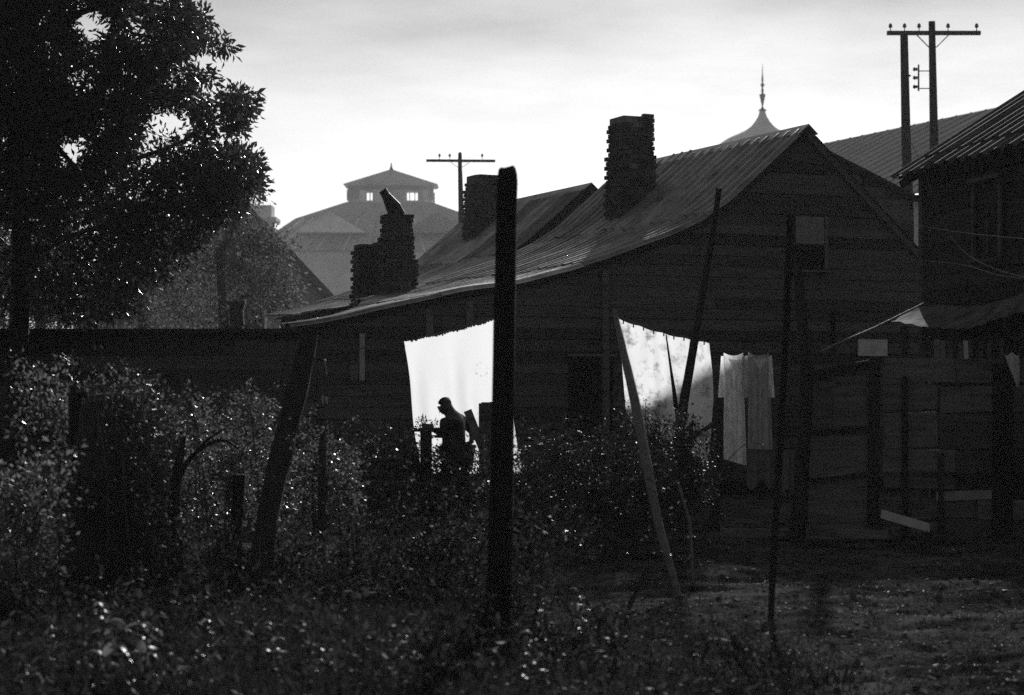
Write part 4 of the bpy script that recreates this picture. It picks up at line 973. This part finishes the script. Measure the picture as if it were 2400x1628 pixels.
bgtree('pale hazy tree leaning past the gabled building', 520, 62, [(545, 440, 70, 60), (500, 540, 110, 90), (590, 600, 80, 70), (640, 575, 55, 22), (520, 690, 150, 75), (660, 680, 45, 55)], 55, .14, 60)
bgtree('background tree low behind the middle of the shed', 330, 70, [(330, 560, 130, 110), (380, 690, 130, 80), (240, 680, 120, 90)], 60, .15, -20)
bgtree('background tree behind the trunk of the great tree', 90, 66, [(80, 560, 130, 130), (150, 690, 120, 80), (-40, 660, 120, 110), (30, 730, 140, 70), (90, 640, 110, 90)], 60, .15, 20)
# --- bushes and hedge
def bush(label, blobs, Y, mt='vine', leaf=.04, per=10, dens=4.5, group=None, stems=6, name='bush', ratio=.55, sprays=1.6):
    """blobs: (px, py, rx, ry[, dY]) in photo pixels at depth Y, filled densest near the surface"""
    bx = np.mean([b[0] for b in blobs]); t = thing(name, (P(bx, 0, Y).x, Y, 0), label, 'bush', group); C_ = []
    for b in blobs:
        x_, y_, rx, ry = b[:4]; Yb = Y + (b[4] if len(b) > 4 else 0)
        k = int(dens * rx * ry / 100); a = NR.normal(size=(k, 3)); a /= np.linalg.norm(a, axis=1, keepdims=True); a *= NR.uniform(.3, 1.08, (k, 1)) ** .5
        ex = vnoise(a[:, 0] * 3 + x_, a[:, 2] * 3 + y_, .7)[:, None]; a = a * (1 + .8 * ex)
        C_.append(np.stack([(x_ - CX) / F * Yb + a[:, 0] * rx / F * Yb, Yb + a[:, 1] * max(rx, ry) * .9 / F * Yb, EYE + (HZ - y_) / F * Yb + a[:, 2] * ry / F * Yb], 1))
    C_ = np.concatenate(C_); C_ = C_[C_[:, 2] > .03]; C_ = C_[(vnoise(C_[:, 0] + 3.3 * C_[:, 1], C_[:, 2] * .7, .13) + .6 * vnoise(C_[:, 0], C_[:, 2] + 5, .05)) > -.12]
    lv = [twigs(C_, per, leaf * 1.1, leaf, ratio, .1)]; sm = MB()
    for k in range(int(len(blobs) * 5 * sprays)):
        b = blobs[R.randrange(len(blobs))]; x_, y_, rx, ry = b[:4]; th = R.uniform(.15, math.pi - .15) if R.random() < .8 else R.uniform(0, 6.28)
        Yb = Y + (b[4] if len(b) > 4 else 0) + R.uniform(-.5, .3); p0 = P(x_ + math.cos(th) * rx * .7, y_ - math.sin(th) * ry * .7, Yb)
        ln = R.uniform(.1, .34) * leaf / .038; dx = math.cos(th) * R.uniform(.3, 1) + R.uniform(-.5, .5)
        pth = spline([p0, p0 + Vector((dx * ln * .45, R.uniform(-.1, .1), ln * .6)), p0 + Vector((dx * ln * 1.0, R.uniform(-.15, .15), ln * R.uniform(.3, 1.05)))], 5)
        sm.add(*tube(pth, list(np.linspace(.0045, .0015, len(pth))), 4)); lv.append(twigs(np.array([[*p] for p in pth[2:]]), 2, leaf * .5, leaf * R.uniform(.7, 1.3), ratio, .2))
    leafmesh('foliage', np.concatenate(lv), M[mt], t)
    if sm.v: sm.build('twigs', M[mt], t, kind='stuff')
    for k in range(stems):
        b = blobs[R.randrange(len(blobs))]; x_, y_, rx, ry = b[:4]
        tipx, tipy = x_ + R.uniform(-.8, .8) * rx, y_ - ry * R.uniform(.8, 1.18)
        base = Vector((P(x_ + R.uniform(-.4, .4) * rx, 0, Y).x, Y + R.uniform(-.2, .2), 0)); tip = P(tipx, tipy, Y + R.uniform(-.2, .2))
        mid = base.lerp(tip, .55) + Vector((R.uniform(-.1, .1), R.uniform(-.1, .1), .08)); v_, f_ = tube(spline([base, mid, tip], 5), list(np.linspace(.012, .003, 11)), 5); mesh('stem', v_, f_, M['stem'], t)
    return t
bush('sunlit vine clump above the stump at far left', [(95, 925, 48, 34), (140, 945, 34, 46), (70, 965, 36, 34), (150, 985, 20, 30)], 16.0, leaf=.05, dens=1.7, per=8, stems=4, sprays=.7)
bush('vine trailing over the top of the dark stump', [(215, 912, 50, 12), (290, 922, 65, 16), (380, 962, 55, 28), (440, 990, 50, 40), (470, 1035, 40, 34)], 15.6, leaf=.035, dens=1.9, stems=7, sprays=.9)
bush('dark creeper over the flank of the broad stump', [(335, 1010, 55, 45), (345, 1090, 50, 60), (300, 970, 50, 25), (240, 935, 55, 18), (200, 1180, 60, 60), (330, 1200, 60, 70)], 14.6, mt='hedge', leaf=.035, dens=2.4, per=8, stems=4)
bush('round sunlit bush between the forked sapling and leaning post', [(590, 975, 55, 50), (545, 1030, 80, 60), (500, 1100, 90, 70), (590, 1120, 70, 80), (500, 1190, 90, 50), (610, 1040, 45, 60)], 17.2, leaf=.035, dens=3.4, stems=8)
bush('sunlit bush just right of the thick leaning post', [(720, 1060, 55, 40), (780, 1110, 65, 50), (730, 1160, 90, 70), (800, 1180, 55, 60), (710, 1230, 80, 50)], 16.8, leaf=.035, dens=3.6, stems=8)
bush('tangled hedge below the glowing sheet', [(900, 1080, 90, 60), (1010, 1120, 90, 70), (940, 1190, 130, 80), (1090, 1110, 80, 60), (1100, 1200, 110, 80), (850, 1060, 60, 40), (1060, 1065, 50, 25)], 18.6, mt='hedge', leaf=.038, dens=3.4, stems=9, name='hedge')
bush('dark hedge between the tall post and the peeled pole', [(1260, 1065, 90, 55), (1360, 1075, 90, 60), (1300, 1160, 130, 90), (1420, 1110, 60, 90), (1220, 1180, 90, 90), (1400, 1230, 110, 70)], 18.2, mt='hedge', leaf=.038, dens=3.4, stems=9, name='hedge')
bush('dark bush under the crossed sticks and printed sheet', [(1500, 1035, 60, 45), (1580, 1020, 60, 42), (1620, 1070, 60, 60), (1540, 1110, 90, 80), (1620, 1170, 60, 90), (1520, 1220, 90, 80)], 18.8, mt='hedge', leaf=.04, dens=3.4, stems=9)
bush('broad leaved bush at the far left edge', [(20, 1180, 70, 60), (70, 1210, 60, 70), (20, 1290, 90, 80), (110, 1270, 45, 60), (60, 1370, 90, 60), (120, 1150, 28, 50)], 12.6, mt='paleweed', leaf=.045, per=6, dens=2.2, stems=6, ratio=.5)
bush('leafy weeds beside the foot of the tall post', [(1215, 1270, 32, 40), (1240, 1330, 45, 55), (1225, 1420, 50, 60), (1215, 1500, 60, 60), (1150, 1530, 60, 50, -.9), (1135, 1470, 36, 50, -.9), (1180, 1580, 60, 40, -1)], 12.2, mt='weed', leaf=.034, per=6, dens=2.2, stems=5)
bush('dark low growth at the foot of the leaning post', [(640, 1330, 120, 70), (480, 1320, 110, 60), (780, 1320, 130, 60), (900, 1330, 120, 70), (330, 1330, 110, 60)], 14.5, mt='weed', leaf=.04, per=8, dens=1.9, stems=8)
bush('dark low growth left of the tall post', [(1040, 1330, 110, 70), (960, 1400, 120, 60), (1120, 1400, 90, 70), (1060, 1270, 90, 50)], 14.3, mt='weed', leaf=.04, per=8, dens=2.0, stems=8)
bush('low weeds at the edge of the open dirt', [(1690, 1530, 45, 40), (1750, 1560, 55, 40), (1640, 1590, 70, 40), (1850, 1590, 90, 38), (1950, 1620, 60, 28)], 10.8, mt='weed', leaf=.028, per=6, dens=2.6, stems=8)
bush('leafy weeds straggling over the open dirt under the props', [(1440, 1490, 70, 36), (1330, 1440, 50, 40), (1380, 1540, 90, 50), (1540, 1540, 80, 40), (1300, 1540, 60, 50)], 11.6, mt='weed', leaf=.032, per=6, dens=1.7, stems=8)
# plants standing on the bench
tb = thing('potted_plant', P(1003, 1003, BY), 'spiky little plants on the wooden bench', 'plant')
cen = np.array([[*P(NR.uniform(978, 1034), NR.uniform(984, 1002), BY + NR.uniform(-.05, .25))] for _ in range(26)])
leafmesh('leaves', twigs(cen, 5, .022, .05, .3), M['vine'], tb, kind='stuff')
for a_, b_ in (((990, 1003), (988, 978)), ((1013, 1003), (1024, 984)), ((998, 1003), (1012, 990)), ((1015, 1000), (1012, 984))):
    v_, f_ = tube([P(*a_, BY), P(*b_, BY)], [.005, .002], 5); mesh('stem', v_, f_, M['stem'], tb)
m = MB(); a = P(1003, 1003, BY); v_, f_ = tube([a, a + Z * .05], [.05, .06], 10); mesh('pot', v_, f_, M['mortar'], tb)
# stump and forked sapling
def barkmass(name, label, cat, lev, Y, n=14):
    v_, f_ = [], []
    for i, (x_, y_, w) in enumerate(lev):
        c = P(x_, y_, Y)
        for k in range(n): th = 2 * math.pi * k / n; r = w / 2 / F * Y * (1 + .09 * math.sin(3 * th + i * .3) + R.uniform(-.03, .03)); v_.append(c + X * math.cos(th) * r + Y_ * math.sin(th) * r * .8)
        if i:
            for k in range(n): f_.append(((i - 1) * n + k, (i - 1) * n + (k + 1) % n, i * n + (k + 1) % n, i * n + k))
    f_.append(tuple(range(n))[::-1]); f_.append(tuple((len(lev) - 1) * n + k for k in range(n)))
    t = thing(name, (P(lev[-1][0], 0, Y).x, Y, 0), label, cat); mesh('trunk', v_, f_, M['bark'], t, smooth=True); return t
barkmass('tree_stump', 'broad black stump overgrown with vines at left', 'stump', [(262, 918, 40), (258, 926, 92), (250, 945, 130), (262, 990, 165), (270, 1090, 205), (262, 1200, 235), (255, 1300, 260), (250, 1420, 300)], 15.2)
barkmass('tree_stump', 'narrow black snag standing left of the broad stump', 'stump', [(180, 905, 30), (182, 930, 44), (185, 1100, 52), (188, 1400, 70)], 15.5, 10)
t = thing('sapling', (P(405, 0, 15.4).x, 15.4, 0), 'forked dark sapling between stump and sunlit bush', 'tree')
for pts, nm in (([(402, 1400, 15.4, 40), (405, 1230, 15.4, 34), (412, 1130, 15.4, 28), (424, 1060, 15.4, 18), (432, 1020, 15.4, 8)], 'trunk'), ([(410, 1140, 15.4, 18), (440, 1080, 15.4, 12), (480, 1045, 15.4, 9), (520, 1030, 15.4, 7), (560, 1050, 15.4, 5)], 'branch'), ([(440, 1080, 15.4, 9), (480, 1035, 15.4, 7), (530, 1000, 15.4, 4)], 'branch')):
    P3 = [P(a, b, c) for a, b, c, w in pts]; v_, f_ = tube(spline(P3, 4), [lerp(pts[i][3], pts[i + 1][3], k / 4) / 2 / F * 15.4 for i in range(len(pts) - 1) for k in range(4)] + [pts[-1][3] / 2 / F * 15.4], 8, .06); mesh(nm, v_, f_, M['bark'], t)
# arching bramble canes, lit along their length
for i, (pts, lb) in enumerate((([(395, 930), (330, 880), (290, 858)], 'bramble cane pointing up left above the stump vine'), ([(462, 1000), (400, 930), (370, 900), (335, 888)], 'long bramble cane sloping down to the sapling'), ([(455, 1005), (430, 975), (415, 960)], 'short bramble cane beside the sapling fork'), ([(590, 985), (565, 935), (560, 918)], 'upright bramble cane on the round bush'), ([(92, 905), (82, 880), (77, 865)], 'upright bramble cane on the far left vine clump'))):
    p3 = [P(a, b, 15.6) for a, b in pts]; t = thing('bramble_cane', (p3[0].x, 15.6, 0), lb, 'bramble')
    g0 = Vector((p3[0].x + .1, 15.7, 0)); path = spline([g0] + p3, 6); v_, f_ = tube(path, list(np.linspace(.008, .003, len(path))), 5); mesh('stem', v_, f_, M['vine'], t)
    cen = np.array([[*p] for p in path[6:]]); leafmesh('leaves', twigs(cen, 2, .02, .03, .5), M['vine'], t)

# loose tangle of curling vine stems over hedge and weeds
m = MB(); lv = []
for k in range(240):
    x_ = R.uniform(-60, 1700); Yv = R.uniform(13.2, 18.5) if x_ < 1650 else 18; top_ = 1000 + abs(x_ - 500) * .05 if x_ < 1000 else 1040; y_ = R.uniform(top_, 1330)
    p0 = P(x_, y_, Yv); p1 = p0 + Vector((R.uniform(-.3, .3), R.uniform(-.1, .1), R.uniform(.0, .22))); p2 = p1 + Vector((R.uniform(-.3, .3), 0, R.uniform(-.22, .1))); p3 = p2 + Vector((R.uniform(-.15, .15), 0, R.uniform(-.2, .05)))
    if min(p1.z, p2.z, p3.z) < .05: continue
    pth = spline([p0, p1, p2, p3], 4); m.add(*tube(pth, [R.uniform(.002, .0045)] * len(pth), 4)); lv.append(twigs(np.array([[*p] for p in pth[2::3]]), 2, .015, .03, .5))
tag(m.build('vine_tangle', M['vine'], None), 'tangle of curling vine stems over the hedge', 'vines', kind='stuff')
tag(leafmesh('vine_leaves', np.concatenate(lv), M['vine'], None), 'small leaves of the vine stems strewn over the hedge', 'vines', kind='stuff')

# --- large-leaved weeds in the foreground, every leaf its own part
big = []
for k in range(4):
    n_ = 6; L_ = .12 + .015 * k; vs, fs = [], []
    for i in range(n_ + 1):
        s = i / n_; w = L_ * .2 * math.sin(math.pi * min(1, s * .92 + .06)) ** .8; z_ = .35 * L_ * math.sin(s * 2.2) - L_ * .5 * s * s
        vs += [(-w, s * L_, z_ + w * .4), (0, s * L_, z_), (w, s * L_, z_ + w * .4)]
    for i in range(n_):
        a = i * 3; fs += [(a, a + 1, a + 4, a + 3), (a + 1, a + 2, a + 5, a + 4)]
    me = bpy.data.meshes.new('leaf'); me.from_pydata(vs, [], fs); me.materials.append(M['paleweed']); me.polygons.foreach_set('use_smooth', [True] * len(fs)); big.append(me)
def weed(px, Y, h, label, nl=16, sc_=1.0, lean=0.0):
    x_ = P(px, 0, Y).x; z0 = gz(x_, Y); t = thing('broadleaf_weed', (x_, Y, z0), label, 'weed', 'broad leaved weeds in the foreground')
    path = spline([Vector((x_, Y, z0)), Vector((x_ + lean * .4, Y, z0 + h * .5)), Vector((x_ + lean, Y + .03, z0 + h))], 5)
    v_, f_ = tube(path, list(np.linspace(.006, .003, len(path))), 5); mesh('stem', v_, f_, M['stem'], t)
    for k in range(nl):
        s = (.25 + .75 * k / nl); p = path[min(len(path) - 1, int(s * (len(path) - 1)))]
        o = bpy.data.objects.new('leaf', R.choice(big)); link(o, t, p); a = k * 2.4 + R.uniform(-.4, .4)
        o.rotation_euler = (R.uniform(-.2, .9), R.uniform(-.4, .4), a); q_ = sc_ * R.uniform(.6, 1.15) * (1.15 - .5 * s); o.scale = (q_, q_, q_)
WS = [(235, 9.6, .50, 'pale broad leaved weed catching the sun, low at left'), (330, 9.9, .46, 'taller forked weed right of the pale sunlit weed'), (130, 10.4, .38, 'small weed near the lower left corner'), (500, 10.4, .42, 'spindly weed with raised shoots right of the sunlit weeds'),
      (640, 10.6, .36, 'low weed below the foot of the leaning post'), (60, 9.4, .30, 'weed in the lower left corner'), (760, 10.2, .30, 'dim weed left of the tall post along the bottom'), (430, 9.5, .26, 'low weed centred along the bottom left'),
      (930, 10.8, .34, 'broad weed between leaning and tall posts'), (1050, 10.4, .30, 'broad weed at the foot of the tall post'), (1290, 11.4, .42, 'sunlit weed right of the tall post'), (1370, 11.8, .36, 'weed on the edge of the bare dirt'), (1240, 10.2, .34, 'weed low right of the tall post')]
for i, (px, Y, h, lb) in enumerate(WS): weed(px, Y, h, lb, 18 if i < 2 else 12, 1.1 if i < 2 else .7, R.uniform(-.08, .08))

# --- undergrowth and grass: nobody could count it
n = 4200
px = NR.uniform(-150, 1750, n); Y = NR.uniform(8.6, 15.5, n) ; keep = (px < 1180) | ((Y < 12.0) & (px < 1180 + (12.0 - Y) * 330) & (NR.uniform(size=n) < .75))
px, Y = px[keep], Y[keep]; xx = (px - CX) / F * Y; kp = (vnoise(xx + 40, Y, .8) + .6 * vnoise(xx, Y + 9, .3)) > NR.uniform(-.55, .35, len(xx)); px, Y, xx = px[kp], Y[kp], xx[kp]; zz_ = gh(xx, Y)
hh = NR.uniform(.04, .34, len(xx)) * np.where(px < 1180, 1, .5) * (.6 + .9 * (vnoise(xx, Y, .5) + .5))
cen = np.stack([xx, Y, zz_ + hh], 1)
q1 = len(cen) // 3
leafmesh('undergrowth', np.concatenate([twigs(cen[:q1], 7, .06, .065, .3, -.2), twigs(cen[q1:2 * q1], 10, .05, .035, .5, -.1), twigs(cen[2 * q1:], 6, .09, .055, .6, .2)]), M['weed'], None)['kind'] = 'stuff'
tag(bpy.data.objects['undergrowth'], 'dim tangle of low weeds covering the foreground', 'undergrowth')
def blades(name, n, fx, mt, hr, w, label, cat):
    xx, yy = fx(n); z0 = gh(xx, yy) - .005; h = NR.uniform(*hr, len(xx)); an = NR.uniform(0, 6.28, len(xx)); ld = NR.uniform(0, .7, len(xx)) * h
    b = np.stack([xx, yy, z0], 1); sx = np.stack([np.cos(an), np.sin(an), 0 * an], 1) * w; le = np.stack([np.cos(an + 1.2) * ld, np.sin(an + 1.2) * ld, h], 1)
    v = np.stack([b - sx, b + sx, b + le, b + le * .5 - sx * .6 + np.array([0, 0, .04]) * h[:, None]], 1).reshape(-1, 3)
    o = leafmesh(name, v, mt, None); tag(o, label, cat, kind='stuff')
def f1(n):
    px = NR.uniform(-200, 1900, n); Y = 8.4 + 8 * NR.uniform(size=n) ** 1.3; k = (px < 1200) | (NR.uniform(size=n) < .12) & (Y < 13); return (px[k] - CX) / F * Y[k], Y[k]
blades('tall_grass', 60000, f1, M['weed'], (.06, .26), .0035, 'thin grass among the foreground weeds', 'grass')
def f3(n):
    px = NR.uniform(-200, 1350, n); Y = 8.8 + 6.5 * NR.uniform(size=n) ** 1.2; xx = (px - CX) / F * Y; k = vnoise(xx + 8, Y, .35) > .12; return xx[k], Y[k]
blades('long_grass', 2600, f3, M['weed'], (.12, .32), .0012, 'long thin grass blades standing in loose clumps', 'grass')
n = 9000; px = NR.uniform(1150, 2500, n); Y = 9.5 + 11 * NR.uniform(size=n) ** 1.3; xx = (px - CX) / F * Y
k = (vnoise(xx * .6, Y, .5) + .8 * vnoise(xx * .5, Y, .17)) > NR.uniform(.0, .5, n); xx, Y = xx[k], Y[k]
cen = np.stack([xx, Y, gh(xx, Y) + .002], 1)
tag(leafmesh('short_grass', twigs(cen, 9, .028, .035, .22, -.5), M['hedge'], None), 'worn short grass tufts on the dirt yard', 'grass', kind='stuff')
n = 700; px = NR.uniform(1200, 2500, n); Y = 10 + 10 * NR.uniform(size=n) ** 1.3; m = MB()
for a_, b_ in zip(px, Y):
    x_ = (a_ - CX) / F * b_; q = R.uniform(.008, .035); ax_ = Vector((R.uniform(-1, 1), R.uniform(-1, 1), R.uniform(-.4, .4))).normalized(); ay_ = ax_.cross(Z).normalized()
    m.box((x_, b_, gz(x_, b_) + q * .2), q * R.uniform(.7, 1.6), q, q * R.uniform(.4, .9), ax_, ay_, ax_.cross(ay_))
tag(m.build('clods', M['mortar'], None), 'loose clods and small stones on the dirt yard', 'stones', kind='stuff')
n = 14000; px = NR.uniform(1150, 2500, n); Y = 9.8 + 10 * NR.uniform(size=n) ** 1.2; xx = (px - CX) / F * Y
cen = np.stack([xx, Y, gh(xx, Y) + .004], 1); d = NR.normal(size=(n, 3)); d[:, 2] = abs(d[:, 2]) * .25
tag(leafmesh('leaf_litter', leafset(cen, d, NR.uniform(.008, .03, n), .6), M['litter'], None), 'dry leaves and crumbs scattered over the dirt yard', 'litter', kind='stuff')

# ------------------------------------------------------------------ haze
hz = bpy.data.materials.new('morning_haze'); hz.use_nodes = True; ht = hz.node_tree; ht.nodes.clear()
vo = ht.nodes.new('ShaderNodeVolumePrincipled'); vo.inputs['Color'].default_value = (.9, .9, .9, 1); vo.inputs['Density'].default_value = .0004; vo.inputs['Anisotropy'].default_value = .3
ho = ht.nodes.new('ShaderNodeOutputMaterial'); ht.links.new(vo.outputs[0], ho.inputs['Volume'])
m = MB().box((0, 730, 23.5), 1900, 1600, 51); o = m.build('haze', hz, None, loc=(0, 0, 0)); tag(o, 'thin morning haze filling the air', 'haze', kind='stuff')
